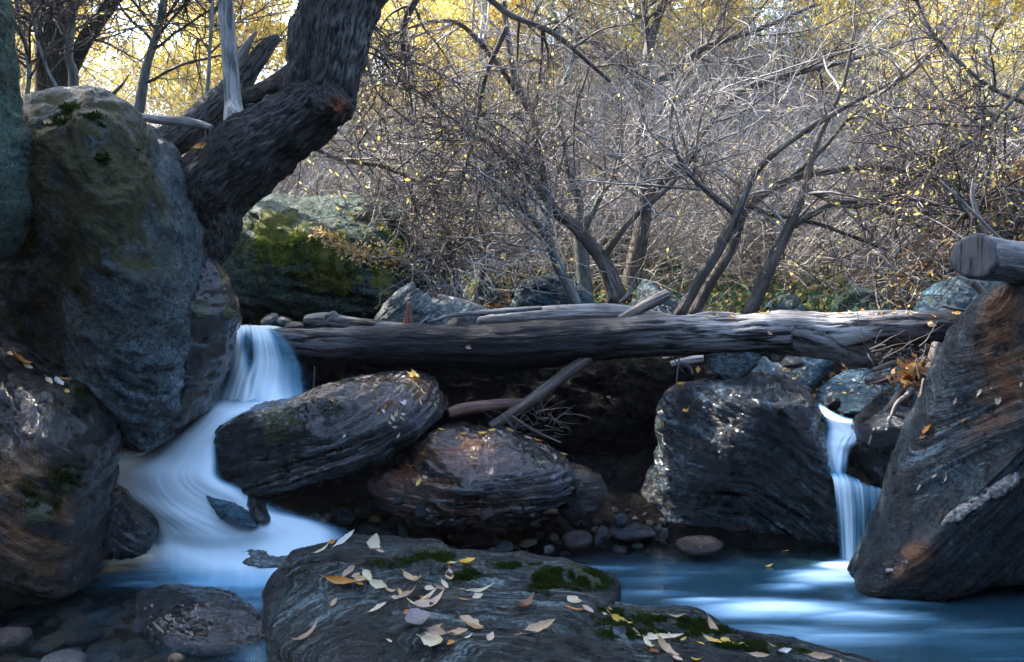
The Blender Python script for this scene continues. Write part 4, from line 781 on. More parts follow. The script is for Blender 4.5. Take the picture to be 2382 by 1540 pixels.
bush('tangled thicket shrub with yellow leaves right beside the mossy boulder', [
   [(1080,720,6,7),(1050,620,6,6),(1040,540,6,4),(1000,480,6,3)], [(1060,720,6,6),(1020,640,5.9,4),(990,590,5.8,3)], [(1100,720,6.1,6),(1130,600,6.1,5),(1110,480,6.1,4),(1150,350,6.1,3)]], tuple(P(1080,720,6)), tw=M_twig, n1=22, l1=.6, l2=.4, leaves=0.256, grav=-.6, **K)
bush('dark thick forked trunk at the top left behind the huge boulder', [
   [(125,230,6.2,40),(118,150,6.2,34),(115,60,6.2,30),(100,-100,6.2,30)], [(160,170,6.2,18),(200,90,6.2,17),(262,0,6.2,17),(330,-100,6.2,15)], [(125,150,6.2,16),(150,60,6.2,13),(185,-20,6.2,10)]], tuple(P(125,230,6.2)), mat=M_bark, tw=M_dtwig, n1=7, leaves=0.048, name='forked_tree', **K)
for k, (lab, st, n) in enumerate([('smooth pale slender trunk in front of the dark forked tree', [(172,230,5.6,13),(170,170,5.6,11),(160,130,5.6,9),(165,60,5.6,9),(165,-80,5.6,9)], 4),
     ('slanting pale slender trunk above the right shoulder of the huge boulder', [(322,270,5.4,12),(332,200,5.4,11),(345,140,5.4,9),(370,60,5.4,9),(388,-40,5.4,8)], 5),
     ('thin greenish sapling standing left of the scaly trunk', [(478,250,5.,4),(485,180,5.,4),(490,80,5.,4),(497,-40,5.,3)], 5),
     ('thin grey stem at the top left corner beside the mossy rock face', [(60,250,5.2,5),(68,150,5.2,5),(48,60,5.2,4),(30,-40,5.2,4)], 8),
     ('slender leaning stem at the top left between the corner and the forked tree', [(150,230,5.0,4),(110,160,5.,4),(80,60,5,4),(70,-50,5,3)], 8)]):
    bush(lab, [st], tuple(P(*st[0][:3])), mat=M_greystem, tw=M_dtwig, n1=n * 2, leaves=0.080, name='sapling', **K)
bush('bare branching shrub reaching in from the right edge with bright yellow leaves', [
   [(2420,150,5.4,6),(2330,260,5.4,6),(2250,330,5.5,6),(2170,380,5.6,5),(2120,420,5.7,3)], [(2300,560,5.3,6),(2250,500,5.3,5),(2195,425,5.3,4)], [(2440,480,5.2,5),(2350,440,5.3,4),(2230,470,5.4,3),(2100,480,5.5,2)], [(2440,260,5.6,6),(2300,200,5.6,5),(2180,90,5.7,4),(2120,-20,5.8,3)]], tuple(P(2420,300,5.4)), tw=M_dtwig, n1=12, l1=.8, leaves=1.1, **K)
log('dead_branch', 'bleached bare branch rising above the sawn log', [(2345,572,3.9,5),(2290,520,3.9,4),(2240,470,3.9,3.4),(2192,424,3.9,2)], M_palelog, cat='branch', voxel=.003)
log('dead_branch', 'short bleached upright branch beside the longer bleached branch', [(2300,540,3.95,4),(2275,500,3.95,4),(2262,455,3.95,3.5),(2264,414,3.95,2)], M_palelog, cat='branch', voxel=.003)

# distant thicket, one mass nobody could count
acc = Acc(); rg = np.random.default_rng(44); n = 8500
x = rg.uniform(-6.5, 8.5, n); y = 7.0 + 5.5 * rg.beta(1.2, 1.5, n); z = ground(x, y)
p, r = walk(np.stack([x, y, z], 1), rg.normal(0, .55, (n, 3)) + np.array([.1, -.05, .9]), rg.uniform(.5, 2.2, n), 12, .6, -.5, rg.uniform(.003, .0075, n), .002, rg); tubes(acc, p, r)
q, d, rr, t = sprout(p, r, 2.4, .2, 1, rg); p2, r2 = walk(q, d, rg.uniform(.25, .8, len(q)), 8, .8, 0, .0035, .0018, rg); tubes(acc, p2, r2)
o = link('undergrowth', acc.mesh('undergrowth'), M_twig, recenter=False); tag(o, 'grey tangle of countless bare twigs covering the bank behind the log', 'undergrowth', kind='stuff')
q, d, rr, t = sprout(p, r, .5, .4, 1, rg)
o = link('undergrowth_leaves', leafcloud(q, .045, rg, 'undergrowth_leaves', M_yleaf), M_yleaf, recenter=False); tag(o, 'scattered yellow leaves left on the twigs of the thicket', 'leaves', kind='stuff')
n = 3600; x = rg.uniform(-5, 12, n); y = rg.uniform(11.5, 18, n); z = ground(x, y)
acc = Acc(); p, r = walk(np.stack([x, y, z], 1), rg.normal(0, .5, (n, 3)) + np.array([0, -.1, 1.1]), rg.uniform(.8, 2.6, n), 10, .5, -.2, rg.uniform(.005, .012, n), .003, rg); tubes(acc, p, r)
q, d, rr, t = sprout(p, r, 3.0, .2, 1, rg); p2, r2 = walk(q, d, rg.uniform(.3, 1.0, len(q)), 6, .8, 0, .005, .0025, rg); tubes(acc, p2, r2)
q5, _, _, _ = sprout(p2, r2, 1.6, .2, 1, rg); q5 = q5[(q5[:, 0] < 2.5) | (q5[:, 0] > 4) | (q5[:, 1] > 14)]
o = link('far_leaves', leafcloud(q5, .075, rg, 'far_leaves', M_yleaf, 1.8), M_yleaf, recenter=False); tag(o, 'soft yellow leaves scattered over the brush of the far slope', 'leaves', kind='stuff')
o = link('far_undergrowth', acc.mesh('far_undergrowth'), M_twig, recenter=False); tag(o, 'pale bare brush covering the far slope under the yellow trees', 'undergrowth', kind='stuff')
# ground cover
n = 62000; x = rg.uniform(-4.5, 6.5, n); y = 6.3 + 7 * rg.beta(1.1, 1.6, n); k = fbm(np.stack([x * .9, y * .9, 0 * x], 1), 3) > -.12 + .4 * (x < -2.5); x, y = x[k], y[k]
q = np.stack([x, y, ground(x, y) + rg.uniform(.0, .22, len(x)) ** 1.2], 1); me = leafcloud(q, .05, rg, 'ground_cover', M_gleaf, 1.5)
o = link('ground_cover', me, M_gleaf, recenter=False); tag(o, 'green low plants covering the forest floor', 'ground cover', kind='stuff')
n = 16000; x = rg.uniform(-5, 6.5, n); y = 5.3 + 7 * rg.beta(1, 1.5, n); q = np.stack([x, y, ground(x, y) + .012], 1); me = leafcloud(q, .06, rg, 'leaf_litter', M_litter, 2., .0)
o = link('leaf_litter', me, M_litter, recenter=False); tag(o, 'brown leaf litter lying on the bank', 'leaf litter', kind='stuff')

# background trees with yellow crowns
def bgtree(label, loc, rg, h=5.5, leaves=26000, mat=M_greystem):
    e = empty('yellow_tree', loc, label, 'tree', 'yellow trees on the far slope'); acc = Acc(); b = np.array(loc)
    lean = rg.normal(0, .12, 2); path = [np.r_[b + np.array([lean[0] * t * h, lean[1] * t * h, t * h - .3]) + rg.normal(0, .06, 3) * t, .08 * (1 - .75 * t)] for t in (0, .25, .5, .75, 1)]
    c = tube(acc, path, 8, 30); p0 = c[None, ::2, :3]; r0 = c[None, ::2, 3]
    q, d, rr, t = sprout(p0, r0, 46, .12, 1, rg, 1., .35); p1, r1 = walk(q, d, rg.uniform(.7, 2.0, len(q)), 10, .4, .1, np.minimum(rr * .6, .022), .005, rg)
    m = acc.mesh('trunk'); blobs(m, getV(m), {}); link('trunk', m, mat, e)
    a2 = Acc(); tubes(a2, p1, r1, 4); q, d, rr, t = sprout(p1, r1, 9, .1, 1, rg); p2, r2 = walk(q, d, rg.uniform(.3, 1.0, len(q)), 7, .6, 0, .007, .003, rg); tubes(a2, p2, r2)
    link('branches', a2.mesh('branches'), M_twig, e)
    q, d, rr, t = sprout(p2, r2, leaves / len(p2), .1, 1, rg); q = q + rg.normal(0, .05, q.shape)
    link('leaves', leafcloud(q, .06, rg, 'leaves', M_yleaf, 1.8), M_yleaf, e); return e
spots = [(-6.2,11.5,5.5),(-4.6,13,6),(-3.4,11,5),(-2.2,13.5,6),(-1.0,12.2,5),(.4,14,6),(1.8,12.8,5.0),(3.2,14.2,6),(4.6,12.2,5.5),(5.6,10.6,5),(6.8,12.6,6),(7.8,11,5.5),(2.4,17,7),(-.6,17.5,7),(5.6,16.5,7),(-3.5,17,7),(-7.5,15,7),(9,15.5,7),(1.2,20,8),(4.2,21,8.5),(7.2,20,8),(-2,21,8),(10.5,19,8.5),(4.9,9.6,4.2),(6.4,9.0,4.0),(-.3,10.9,4.6),(1.1,11.4,4.8)]
rg = np.random.default_rng(77); protos = []
for i, (x, y, h) in enumerate(spots):
    loc = (x, y, float(ground(np.array([x]), np.array([y]))[0]))
    if i < 7: protos.append(bgtree('slender tree with thin yellow autumn leaves on the far slope', loc, rg, h))
    else:
        s = protos[i % 7]; e = s.copy(); COL.objects.link(e); e.location = loc; e.rotation_euler = (0, 0, rg.uniform(0, 6.28)); e.scale = (h / 5.5,) * 3
        for ch in list(s.children): c2 = ch.copy(); COL.objects.link(c2); c2.parent = e


rg = np.random.default_rng(91)
for i, (x, y, tx, ty, h0, h1) in enumerate([(-4.3,5.2,-3.0,5.3,3.9,7.2),(-4.0,6.5,-2.9,4.9,4.3,7.4),(-4.6,4.3,-3.6,4.3,3.8,7.0),(-3.9,5.8,-1.6,5.1,4.2,7.6),(-4.4,3.2,-2.6,3.9,4.2,7.4),(-5.4,5.8,-4.9,5.3,3.0,6.4)]):  # trees out of view, added to keep sun off the foreground
    loc = np.array([x, y, float(ground(np.array([x]), np.array([y]))[0]) - .05])
    e = empty('added_shade_tree', tuple(loc), 'added unseen shade tree on the left bank, ' + ['its crown high over the huge boulder','furthest back, behind the forked tree','beside the mossy rock face','leaning over the falling water','nearest the camera','lowest, standing behind the tall ones'][i], 'tree', 'added trees shading the stream from out of view')
    acc = Acc(); top = np.array([tx, ty, h1]); path = [np.r_[loc * (1 - t) + top * t + np.r_[rg.normal(0, .07, 2), 0] * (t > 0), .07 * (1 - .6 * t)] for t in (0, .2, .4, .6, .8, 1)]
    c = tube(acc, path, 8, 40); m = acc.mesh('trunk'); blobs(m, getV(m), {}); link('trunk', m, M_trunk, e)
    k = c[:, 2] > h0; p0 = c[None, k, :3]; r0 = c[None, k, 3]; a2 = Acc()
    q, d, rr, t = sprout(p0, r0, 34, .0, 1, rg, 1.2, .25); p1, r1 = walk(q, d, rg.uniform(.7, 1.9, len(q)), 10, .4, .15, .014, .004, rg); tubes(a2, p1, r1, 4)
    q, d, rr, t = sprout(p1, r1, 9, .1, 1, rg); p2, r2 = walk(q, d, rg.uniform(.2, .6, len(q)), 7, .6, .0, .004, .002, rg); tubes(a2, p2, r2)
    link('branches', a2.mesh('branches'), M_dtwig, e)
    q, d, rr, t = sprout(p2, r2, 50, .1, 1, rg); q = q + rg.normal(0, .05, q.shape); q = q[q[:, 2] > h0 - .3]
    link('leaves', leafcloud(q, .085, rg, 'leaves', M_yleaf, 1.8), M_yleaf, e)

# ================================================================== FALLEN LEAVES
def leafmesh(w, curl, twist, seed):
    nL, nW = 13, 5; t = np.linspace(0, 1, nL); rgl = np.random.default_rng(seed)
    prof = np.sin(np.pi * np.clip(t, 0, 1) ** .85) ** .8 * w * .5; prof[0] = prof[-1] = .002
    prof = prof * (1 + .12 * rgl.normal(0, 1, nL) * np.sin(np.pi * t)); V = []
    for i in range(nL):
        for j in range(nW):
            s = (j / (nW - 1) - .5) * 2; a = twist * (t[i] - .5)
            y = s * prof[i]; zz = abs(s) ** 1.5 * prof[i] * .55 + curl * (t[i] - .45) ** 2 + .012 * math.sin(9 * t[i] + seed)
            V.append([t[i] - .5 + .0, y * math.cos(a) - zz * math.sin(a) * .3, zz + y * math.sin(a) * .6])
    Q = [[i * nW + j, i * nW + j + 1, (i + 1) * nW + j + 1, (i + 1) * nW + j] for i in range(nL - 1) for j in range(nW - 1)]
    k = len(V); z0 = V[0][2]
    V += [[-.5, .012, V[2][2]], [-.5, -.012, V[2][2]], [-.68, .006, V[2][2] + .06], [-.68, -.006, V[2][2] + .06]]; Q.append([k, k + 1, k + 3, k + 2])
    V = np.array(V); V[:, 2] -= V[:, 2].min(); return V, Q
shapes = {}
def getleaf(wr, colr, var):
    w = min((.16, .26, .38, .6), key=lambda q: abs(q - wr)); key = (w, colr, var % 5)
    if key not in shapes:
        V, Q = leafmesh(w, (.25, .6, .45, 1.1, .85)[var % 5], (.5, -.9, 1.2, .3, -1.6)[var % 5], var % 5 + int(w * 100)); me = mkmesh('fallen_leaf', V, Q)
        me.materials.append(FL[colr]); shapes[key] = me
    return shapes[key]
CN = {'cream': 'cream coloured', 'white': 'whitish', 'tan': 'tan', 'orange': 'orange', 'yellow': 'yellow', 'mauve': 'mauve brown', 'pink': 'pinkish', 'grey': 'dark grey veined', 'brown': 'reddish brown', 'green': 'yellow-green'}
nleaf = [0]
def put_leaf(u1, v1, u2, v2, wr, colr, where, keys=None, group='fallen leaves on the foreground rocks', scale=1.0, minlen=None):
    um, vm = (u1 + u2) / 2, (v1 + v2) / 2; h = cast(um, vm, keys)
    if h is None: return None
    nrm = h[1].normalized(); o = Vector((0, 0, CAM_Z))
    if nrm.dot(RAY(um, vm)) > 0: nrm = -nrm
    nrm = (nrm + Vector((random.gauss(0, .18), random.gauss(0, .18), .35))).normalized()
    def onplane(u, v):
        d = RAY(u, v); t = (h[0] - o).dot(nrm) / min(d.dot(nrm), -.12); return o + d * t
    a = onplane(u1, v1); b = onplane(u2, v2); X = (b - a); Lp = math.hypot(u2 - u1, v2 - v1) * h[3] / F
    X = X - nrm * X.dot(nrm); L = min(max(X.length, Lp), Lp * 1.45); X = X.normalized() if X.length > 1e-6 else Vector((1, 0, 0)); Y = nrm.cross(X)
    m = Matrix((X, Y, nrm)).transposed().to_4x4(); nleaf[0] += 1
    me = getleaf(wr, colr, nleaf[0]); ob = bpy.data.objects.new('fallen_leaf', me); COL.objects.link(ob)
    ob.matrix_world = Matrix.Translation(h[0] + nrm * .002) @ m @ Matrix.Scale(L * .98 * scale, 4)
    tag(ob, where, 'leaf', group); return ob
def crop(k, x, y):
    ox, oy, s = {1: (595.5, 1025.4, .3344), 2: (1191, 1025.4, .3344), 3: (1786.5, 1025.4, .3344), 6: (595.5, 514.9, .3344), 5: (868.4, 806.4, .3222), 0: (0, 1025.4, .3344), 8: (1786.5, 514.9, .3344), 7: (1191, 514.9, .3344)}[k]
    return ox + x * s, oy + y * s
FG = [(1,400,797,510,735,.2,'cream','thin, at the left top edge'),(1,535,765,690,635,.26,'white','curling up on the rear crest'),(1,508,715,558,700,.6,'orange','small, on the rear crest'),(1,792,788,840,665,.6,'cream','broad and upright on the rear crest'),(1,833,760,893,778,.38,'pink','beside the broad upright leaf'),
(1,485,965,700,1000,.26,'orange','long spotted, on the left shoulder'),(1,610,965,692,875,.6,'mauve','broad, on the left shoulder'),(1,670,955,725,935,.6,'pink','torn, next to the broad mauve leaf'),(1,690,955,785,985,.38,'tan','next to the torn pink leaf'),(1,750,905,815,985,.38,'cream','standing beside the mauve leaf'),(1,800,985,925,1035,.38,'cream','below the standing cream leaf'),(1,695,995,755,1005,.38,'orange','small, at the tip of the long spotted leaf'),
(1,1022,950,1150,1005,.38,'tan','oval, alone on the bare blue patch'),(1,1345,900,1345,1010,.38,'pink','upright, right of the moss'),(1,1305,920,1345,895,.16,'tan','tiny, above the upright pink leaf'),(1,1175,1025,1245,1045,.6,'cream','in the groove between the rocks'),(1,1285,970,1340,1040,.38,'cream','pointed, in the groove below the upright pink leaf'),(1,1240,1010,1320,1040,.26,'mauve','in the groove, left of the pointed cream leaf'),(1,1460,1060,1665,1030,.16,'cream','very long thin, near the middle'),(1,1505,1112,1580,1070,.6,'cream','folded, under the very long thin leaf'),(1,1410,1107,1510,1115,.16,'orange','thin, left of the folded leaf'),
(1,990,1030,1020,1085,.38,'yellow','standing in the central cluster'),(1,900,1040,985,1065,.26,'tan','left end of the central cluster'),(1,970,1118,1140,1040,.26,'mauve','long, at the front of the central cluster'),(1,940,1090,1010,1100,.38,'cream','small, in the central cluster'),(1,1020,1060,1090,1062,.38,'tan','behind the long leaf of the central cluster'),(1,1120,1095,1230,1105,.16,'orange','thin, right of the central cluster'),(1,1025,1165,1235,1120,.16,'cream','long, first below the central cluster'),(1,1085,1185,1310,1120,.26,'pink','long, second below the central cluster'),(1,1030,1215,1075,1175,.6,'orange','small round, left of the long pink leaf'),
(1,515,1160,565,1100,.38,'tan','small, alone on the left of the front rock'),(1,790,1205,910,1140,.38,'cream','alone, left of the middle of the front rock'),(1,1075,1215,1195,1340,.6,'grey','broad, in the front middle'),(1,1215,1312,1298,1290,.38,'tan','right of the grey leaf'),(1,1180,1335,1335,1355,.38,'mauve','below the grey leaf'),(1,1410,1240,1570,1345,.6,'tan','broad orange tinted, in the front middle'),(1,1335,1352,1480,1325,.38,'tan','overlapped by the broad orange tinted leaf'),(1,1445,1385,1505,1358,.26,'cream','small, below the broad orange tinted leaf'),(1,1170,1385,1335,1430,.38,'cream','folded, near the bottom edge'),(1,1330,1425,1385,1395,.6,'orange','round, at the tip of the folded cream leaf'),(1,1600,1415,1650,1345,.38,'pink','slanting, right of the broad tan leaf'),(1,900,1385,943,1410,.6,'cream','tiny, near the bottom edge'),(1,258,1425,460,1305,.26,'mauve','large, at the lower left corner of the rock'),
(1,1335,850,1360,865,.38,'orange','tiny, at the rear edge of the moss'),(1,1390,870,1550,832,.26,'yellow','bright, at the rear edge of the moss'),(1,1352,850,1400,858,.26,'cream','at the rear edge of the moss'),
(2,50,1370,295,1265,.26,'tan','long orange tinted, alone right of the middle'),(2,12,1188,165,1115,.26,'brown','curled, above the long orange tinted leaf'),(2,385,1110,485,1155,.6,'cream','broad, under the mossy ledge'),(2,485,1150,570,1205,.38,'pink','peach coloured, under the mossy ledge'),(2,360,1160,500,1190,.16,'orange','thin, beside the broad cream leaf'),(2,655,1165,695,1180,.6,'orange','tiny, at the end of the rear rock'),(2,630,1200,672,1220,.38,'cream','small, at the end of the rear rock'),(2,690,1225,825,1297,.38,'yellow','pale, in the moss below the rear rock'),(2,662,1180,702,1232,.16,'cream','thin upright, in the moss below the rear rock'),(2,838,1310,880,1352,.38,'pink','small, right of the pale yellow leaf'),(2,830,1345,895,1365,.26,'cream','small, at the start of the right cluster'),
(2,1358,1242,1455,1398,.26,'tan','upright, on the far right moss'),(2,1330,1360,1415,1415,.26,'cream','at the foot of the upright tan leaf'),(2,1350,1378,1460,1412,.26,'yellow','under the upright tan leaf'),(2,1455,1380,1520,1425,.6,'yellow','round, right of the upright tan leaf'),(2,1280,1402,1335,1425,.38,'yellow','small, left of the upright tan leaf'),(2,1530,1418,1600,1425,.38,'yellow','right of the round yellow leaf'),(2,1598,1412,1640,1440,.38,'cream','at the far right end of the yellow row'),
(2,880,1388,1190,1362,.16,'cream','very long, across the right cluster'),(2,940,1352,1000,1368,.6,'pink','behind the very long cream leaf'),(2,1085,1350,1170,1395,.6,'pink','broad, at the right of the very long cream leaf'),(2,1000,1385,1135,1530,.38,'tan','large veined, crossing the very long cream leaf'),(2,915,1390,985,1465,.26,'cream','left of the large veined leaf'),(2,910,1445,1035,1500,.26,'brown','orange edged, left of the large veined leaf'),(2,1170,1395,1215,1375,.38,'yellow','tiny, at the tip of the very long leaf'),(2,1640,1490,1781,1500,.26,'tan','flat, at the bottom right'),(2,1090,1222,1200,1224,.16,'tan','thin, at the edge beside the water'),(2,1240,1525,1320,1535,.38,'yellow','at the bottom edge right of the large veined leaf'),(2,1110,1505,1190,1540,.38,'pink','at the bottom edge below the large veined leaf'),
(3,60,1478,160,1460,.38,'white','on the right tail of the rock'),(3,265,1505,430,1512,.26,'tan','long, on the right tail of the rock'),(3,430,1514,560,1508,.16,'yellow','at the very tip of the right tail'),(3,5,1420,65,1445,.16,'tan','tiny, above the whitish leaf on the tail')]
for (k, x1, y1, x2, y2, w, c_, d_) in FG:
    put_leaf(*crop(k, x1, y1), *crop(k, x2, y2), w, c_, f'{CN[c_]} leaf on the foreground rock, {d_}', ['N1', 'N2'])
RK = [(6,1045,1045,1125,1110,.26,'yellow'),(6,1080,1045,1125,1105,.38,'yellow'),(6,1105,1130,1132,1168,.38,'cream'),(6,1138,1170,1168,1212,.38,'cream'),(6,1135,1240,1150,1295,.26,'pink'),(6,870,1293,893,1343,.38,'white'),(6,893,1305,903,1270,.38,'orange'),(6,835,1350,868,1328,.26,'orange'),(6,935,1345,960,1395,.38,'cream'),(6,958,1372,980,1318,.38,'tan'),(6,1005,1238,1037,1285,.6,'white'),(6,1003,1343,1034,1343,.38,'white'),(6,993,1360,1030,1388,.38,'tan'),(6,913,1386,938,1420,.38,'cream'),(6,938,1425,997,1436,.26,'white'),(6,1232,1265,1257,1307,.26,'green'),(6,525,1228,530,1272,.38,'orange'),(6,600,1508,622,1480,.6,'pink'),(6,985,1515,1005,1478,.38,'pink')]
for (k, x1, y1, x2, y2, w, c_) in RK:
    put_leaf(*crop(k, x1, y1), *crop(k, x2, y2), w, c_, f'small {CN[c_]} leaf stuck on the wet layered rock with the rust red crest', ['F'], 'leaves on the layered rock')
RK = [(5,470,600,535,610,.26,'yellow'),(5,620,630,668,636,.38,'orange'),(5,750,630,822,630,.38,'yellow'),(5,828,612,886,600,.38,'yellow'),(5,595,648,606,678,.38,'yellow'),(5,350,762,360,792,.26,'yellow'),(5,838,942,862,878,.38,'pink'),(5,310,1012,350,952,.38,'yellow'),(5,360,935,397,962,.38,'white'),(5,580,1007,612,983,.38,'orange'),(5,960,600,1035,632,.38,'yellow'),(5,1090,650,1150,672,.26,'tan'),(5,1150,668,1222,692,.26,'orange'),(5,1240,705,1312,712,.26,'white'),(5,1350,770,1402,787,.26,'yellow'),(5,1410,800,1456,832,.26,'cream'),(5,235,882,302,850,.26,'orange'),(5,430,640,480,612,.16,'tan')]
for (k, x1, y1, x2, y2, w, c_) in RK:
    put_leaf(*crop(k, x1, y1), *crop(k, x2, y2), w, c_, f'small {CN[c_]} leaf lying on the wavy brown rock', ['G'], 'leaves on the wavy rock')
def scatter(n, ufun, keys, label, group, cols, size, rg_):
    m = 0
    for _ in range(n * 4):
        if m >= n: break
        u, v = ufun(); a = rg_.uniform(0, 6.28); s = size * rg_.uniform(.6, 1.3); c_ = cols[rg_.integers(0, len(cols))]
        if put_leaf(u - math.cos(a) * s / 2, v - math.sin(a) * s * .3, u + math.cos(a) * s / 2, v + math.sin(a) * s * .3, rg_.choice([.26, .38, .6]), c_, label.replace('*', CN[c_]), keys, group): m += 1
rl = np.random.default_rng(9)
def band():
    t = rl.uniform(0, 1); return 730 + 230 * t + rl.normal(0, 10), 535 + 95 * t + 14 * math.sin(t * 5) + rl.normal(0, 9 + 8 * t)
scatter(60, band, ['D'], 'small * leaf in the diagonal band of leaves across the mossy boulder', 'leaves on the mossy boulder', ['cream', 'tan', 'yellow', 'orange', 'tan'], 13, rl)
qq = [cast(*band(), ['D']) for _ in range(800)]; qq = np.array([h[0] + h[1] * .008 for h in qq if h is not None])
o = link('leaf_band', leafcloud(qq, .03, rl, 'leaf_band', M_band, 2.2, .0), M_band); tag(o, 'litter of countless small yellow leaves in the diagonal band on the mossy boulder', 'leaf litter', kind='stuff')
scatter(16, lambda: (rl.uniform(600, 960), rl.uniform(505, 640)), ['D'], 'small * leaf lying loose on the mossy boulder', 'leaves on the mossy boulder', ['cream', 'tan', 'yellow'], 11, rl)
scatter(36, lambda: (rl.uniform(1920, 2120), rl.uniform(872, 925)), ['L'], 'small * leaf on the flat pale rock behind the log', 'leaves on the flat pale rock', ['cream', 'white', 'yellow', 'tan'], 11, rl)
scatter(16, lambda: (rl.uniform(1785, 1900), rl.uniform(835, 900)), ['L2'], 'small * leaf on the blue rock seen under the log', 'leaves on the blue rock', ['cream', 'white', 'yellow'], 11, rl)
scatter(26, lambda: (rl.uniform(1500, 2250), rl.uniform(722, 738)), ['LOG'], 'small * leaf lying on top of the long log', 'leaves on the long log', ['orange', 'yellow', 'tan', 'cream'], 14, rl)
for (u, v, w, c_, d_) in [(2165,755,18,'tan','on the right end'),(1090,808,14,'mauve','left of the middle'),(1790,775,11,'tan','right of the middle'),(2290,768,0,'tan','')]:
    if w: put_leaf(u - w / 2, v - 3, u + w / 2, v + 4, .6, c_, f'single {CN[c_]} leaf clinging to the side of the long log, {d_}', ['LOG'], 'leaves on the long log')
for (u1, v1, u2, v2, w, c_, d_) in [(2275,925,2285,905,.38,'cream','small, near its middle height'),(2170,1112,2180,1103,.38,'cream','low on its left part'),(2200,1120,2205,1098,.16,'cream','thin upright, low on its left part'),(2133,1140,2145,1120,.16,'white','thin, near the waterfall'),(2320,940,2326,920,.6,'cream','small, right of its middle'),(2238,985,2250,970,.26,'orange','orange tinted, on the rust patch'),(2220,940,2226,925,.38,'pink','on the rust streak'),(2375,900,2380,885,.38,'pink','at the right edge of the photo'),(2185,1202,2190,1198,.38,'orange','tiny, low down'),(2150,1010,2170,990,.6,'orange','large orange, at its left edge by the driftwood'),(2140,1022,2156,1012,.6,'brown','curled brown, at its left edge by the driftwood'),(2300,912,2312,898,.16,'tan','narrow, near its middle')]:
    put_leaf(u1, v1, u2, v2, w, c_, f'{CN[c_]} leaf on the leaning slab, {d_}', ['J'], 'leaves on the leaning slab')
for (u1, v1, u2, v2, w, c_, d_) in [(1540,972,1548,992,.38,'yellow','hanging at its dark left edge'),(1592,948,1604,962,.6,'yellow','broad, near its left edge'),(1575,895,1600,897,.38,'yellow','at its upper left corner')]:
    put_leaf(u1, v1, u2, v2, w, c_, f'{CN[c_]} leaf on the folded boulder, {d_}', ['I'], 'leaves on the folded boulder')
for (u1, v1, u2, v2, w, c_, d_) in [(0,815,30,832,.38,'tan','first of the row from the left'),(28,826,62,850,.38,'orange','orange, in the row'),(55,845,80,865,.26,'cream','third of the row'),(105,878,125,900,.26,'cream','in front of the moss cap'),(128,882,145,905,.38,'white','drooping beside the moss cap'),(130,880,165,884,.16,'yellow','thin, on the moss cap'),(152,908,160,918,.6,'yellow','round, below the moss cap')]:
    put_leaf(u1, v1, u2, v2, w, c_, f'{CN[c_]} leaf on the brown gneiss rock, {d_}', ['C'], 'leaves on the brown gneiss rock')
for (u1, v1, u2, v2, w, c_, d_) in [(104,286,124,292,.6,'tan','tan, beside the moss'),(450,345,490,340,.38,'orange','bright, on the root mass')]:
    put_leaf(u1, v1, u2, v2, w, c_, f'{CN[c_]} leaf above the cascade, {d_}', ['A', 'TREE'], 'leaves on boulder and roots')
put_leaf(1780,1322,1800,1316,.38,'yellow','yellow leaf floating on the dark pool left of the right waterfall',['water'],'leaves floating')
put_leaf(1818,1283,1836,1284,.38,'yellow','yellow leaf floating near the shore below the folded boulder',['water'],'leaves floating')

# ================================================================== STONES
def ellips(seed, sub=(28, 18)):
    rgp = np.random.default_rng(seed); nu, nv = sub; a = np.linspace(0, 2 * np.pi, nu, endpoint=False); ph = np.linspace(-np.pi / 2, np.pi / 2, nv + 2)[1:-1]
    S = np.stack([np.cos(ph)[:, None] * np.cos(a), np.cos(ph)[:, None] * np.sin(a), np.sin(ph)[:, None] * np.ones(nu)], -1).reshape(-1, 3)
    V = np.vstack([S, [0, 0, -1], [0, 0, 1]]); V = V / (np.abs(V) ** 2.6).sum(1)[:, None] ** (1 / 2.6) * .9
    V = V * (1 + .16 * fbm(V * 1.3, 3, .5, seed * 2.1) + .04 * ridged(V * 4, 3, seed))[:, None]
    i = np.arange(nv - 1)[:, None] * nu; j = np.arange(nu)[None]; j2 = (j + 1) % nu; Q = np.stack([i + j, i + j2, i + nu + j2, i + nu + j], -1).reshape(-1, 4); jj = np.arange(nu); k = nv * nu
    T = np.vstack([np.stack([np.full(nu, k), (jj + 1) % nu, jj], 1), np.stack([np.full(nu, k + 1), (nv - 1) * nu + jj, (nv - 1) * nu + (jj + 1) % nu], 1)])
    me = mkmesh('stone', V, Q, T)
    vattr(me, 'strat', V * .05 * np.array([.2, .2, 1]))
    for a_ in ('moss', 'rust', 'pale'): fattr(me, a_, np.full(len(V), -.3 if a_ == 'moss' else 0.))
    return me
pm = []
for s in range(10):
    me = ellips(s); me.materials.append(M_peb[s % 5]); pm.append(me)
def stone(loc, sx, sy, sz, rot, k, label, group, name='stone'):
    o = bpy.data.objects.new(name, pm[k % 10]); COL.objects.link(o); o.location = loc; o.scale = (sx, sy, sz); o.rotation_euler = rot
    tag(o, label, 'stone', group); return o
SN = ['blue-grey', 'reddish', 'pale grey', 'black', 'ochre']
